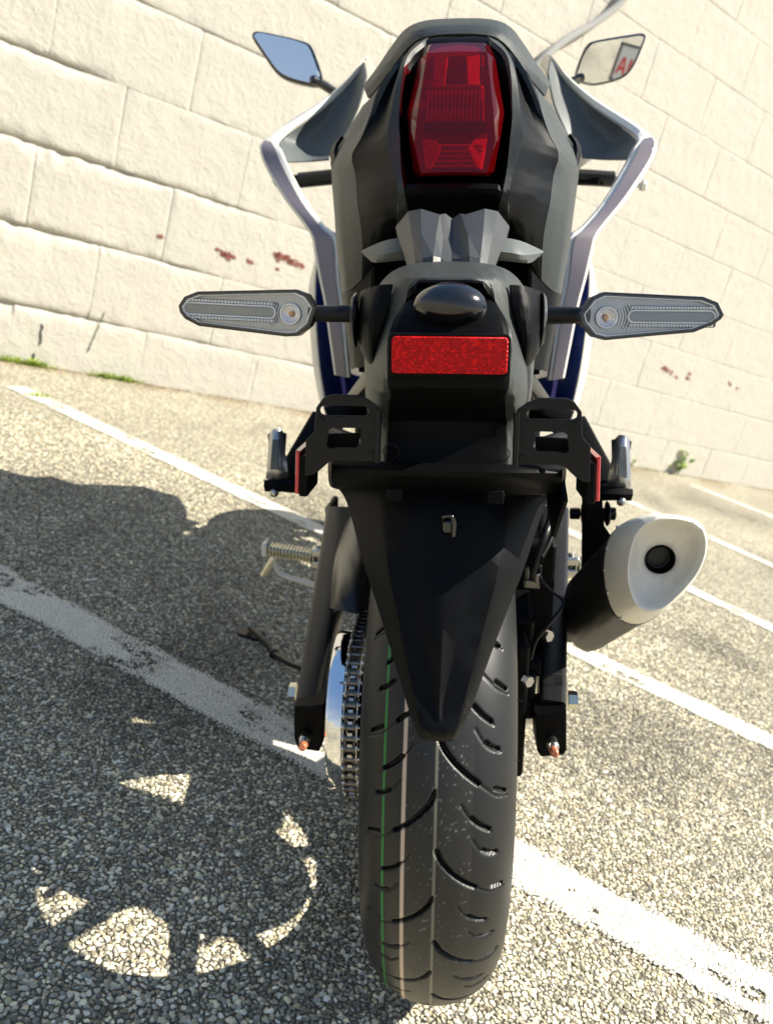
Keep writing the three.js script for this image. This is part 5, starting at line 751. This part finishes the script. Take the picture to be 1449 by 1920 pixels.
{
  const weed = (pos, n, size, sd, label, category) => { seed = sd; const w = new THREE.Group(); w.name = numbered('weed'); w.position.set(...pos); const st = []; for (let i = 0; i < n; i++) { const az = rr(0, 6.28), el = rr(0.25, 1.2), L = size * rr(0.6, 1.1), tip = [Math.cos(az) * Math.sin(el) * L, Math.cos(el) * L, Math.sin(az) * Math.sin(el) * L]; st.push(tube([[0, 0, 0], [tip[0] * 0.4, tip[1] * 0.65, tip[2] * 0.4], tip], 0.0022, 5, 4)); for (let k = 0; k < 3; k++) { const t = 0.5 + 0.25 * k, m = put(w, 'leaf', leafGeo(size * rr(0.4, 0.7), size * rr(0.16, 0.26), rr(0.3, 1.1)), LEAF[(i + k) % 3]); m.position.set(...tip.map((v) => v * t)); m.rotation.set(rr(0.2, 1.2), rr(0, 6.28), 0, 'YXZ'); } } put(w, 'stem', st, LEAF[2]); return top(w, label, category); };
  const b = toWorld([6.096, 0.0507][0], 0, 0.03); weed(b, 7, 0.2, 12, 'bright green weed with several long leaves at the wall base on the right', 'weed');
  weed(toWorld([5.4456, 0.0253][0], 0, 0.03), 4, 0.09, 13, 'small green weed at the wall base beside the silver peg', 'weed');
  const tuft = (c, len, n, w, hgt, sd, label, groupName) => { seed = sd; const gs = []; for (let i = 0; i < n; i++) { const g = leafGeo(hgt * rr(0.4, 1.2), hgt * 0.14, rr(0.2, 1.3)); g.rotateX(rr(-0.3, 0.5)); g.rotateY(rr(0, 6.28)); const s = rr(-0.5, 0.5) * (rnd() < 0.6 ? 0.6 : 1); g.translate(WD[0] * s * len + WN[0] * rr(0, w), 0, WD[2] * s * len + WN[2] * rr(0, w)); gs.push(g); } const m = put(scene, numbered('grass_tuft'), gs, LEAF[1]); m.position.set(...c); m.userData = { label, category: 'grass', kind: 'stuff' }; };
  tuft(toWorld([1.1322, -0.0342][0], 0, 0.012), 0.3, 420, 0.05, 0.035, 21, 'bright green grass strip at the wall base left of the motorcycle');
  tuft(toWorld([0.6699, -0.0343][0], 0, 0.012), 0.34, 320, 0.06, 0.035, 22, 'green grass in the ground joint at the far left wall base');
  tuft(toWorld([0.7263, -0.0461][0], 0, 0.012), 0.06, 70, 0.05, 0.05, 23, 'small green tuft below the dark crack in the wall');
  tuft([-1.7914, 0, -2.3169], 0.1, 80, 0.05, 0.025, 24, 'sparse green sprigs at the end of the parking line');
  tuft(toWorld([5.703, 0.0358][0], 0, 0.012), 0.35, 120, 0.03, 0.02, 25, 'thin green sprigs along the wall base right of the peg');
  // crumbled dirt and dead leaves swept against the wall
  seed = 31; const gs = []; for (let i = 0; i < 1500; i++) { const s = rr(-0.5, 8.5), o = Math.abs(rr(-1, 1) * rr(0, 1)) * 0.12 + 0.008, r = rr(0.003, 0.009), g = new THREE.TetrahedronGeometry(r, 0); g.scale(1, 0.5, 1); g.rotateY(rr(0, 6)); const p = toWorld(s, r * 0.15, o); g.translate(...p); gs.push(g); }
  const dirt = put(scene, 'wall_base_dirt', gs, std([0.1, 0.07, 0.04], 0.9)); dirt.userData = { label: 'brown crumbs and dirt swept along the foot of the wall', kind: 'stuff' };
}
{ // added grey tube standing in for a soft shadow band over the upper wall
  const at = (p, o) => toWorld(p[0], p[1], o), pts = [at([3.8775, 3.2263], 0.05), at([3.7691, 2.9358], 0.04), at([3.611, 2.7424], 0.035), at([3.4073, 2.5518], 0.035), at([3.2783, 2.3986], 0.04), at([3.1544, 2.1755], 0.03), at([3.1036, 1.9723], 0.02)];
  const c = new THREE.Group(); c.name = 'wall_shadow_band'; const first = pts[0]; put(c, 'shadow_tube', tube([[first[0] + WD[0] * 0.6, 4.0, first[2] + WD[2] * 0.6], ...pts], 0.024, 12, 10), std([0.33, 0.33, 0.32], 0.9)); put(c, 'band_end_box', box(0.14, 0.2, 0.08, 0.01, ...at([3.1007, 1.9245], 0.04), 0, wall.rotation.y, 0), std([0.33, 0.33, 0.32], 0.9)); top(c, 'grey tube added in place of a soft shadow band across the wall above the right mirror', 'shadow_tube');
}
{ // lettered board standing in the lot behind the camera: the right mirror shows one end of it
  const sg = new THREE.Group(); sg.name = 'sign_board'; sg.position.set(1.0, 0, 4.02);
  const wpanel = std([0.72, 0.72, 0.7], 0.5), redInk = std([0.55, 0.02, 0.02], 0.5), edge = std([0.02, 0.02, 0.022], 0.4);
  put(sg, 'panel', box(0.96, 0.225, 0.012, 0.004, 0, 0.52, 0), wpanel);
  put(sg, 'frame', [box(1.0, 0.016, 0.026, 0.004, 0, 0.64, 0), box(1.0, 0.016, 0.026, 0.004, 0, 0.4, 0), box(0.016, 0.256, 0.0255, 0.004, -0.49, 0.52, 0), box(0.016, 0.256, 0.0255, 0.004, 0.49, 0.52, 0)], edge);
  for (const s of [-0.42, 0.42]) put(sg, 'leg', [rod([s, 0, -0.12], [s, 0.41, 0.016], 0.012, 0.012, 12), rod([s, 0, 0.16], [s, 0.41, 0.016], 0.012, 0.012, 12)], edge);
  const font = await new FontLoader().loadAsync('fonts/droid/droid_sans_bold.typeface.json');
  const tg = new TextGeometry('HA', { font, size: 0.115, depth: 0.002, curveSegments: 4 }); tg.scale(0.7, 1, 1); tg.computeBoundingBox(); const w = tg.boundingBox.max.x; tg.rotateY(Math.PI); tg.translate(-0.472 + w, 0.446, -0.0065);
  put(sg, 'lettering', tg, redInk);
  top(sg, 'white sign with dark border and red letters seen in the right mirror', 'sign');
}
renderer.render(scene, camera);
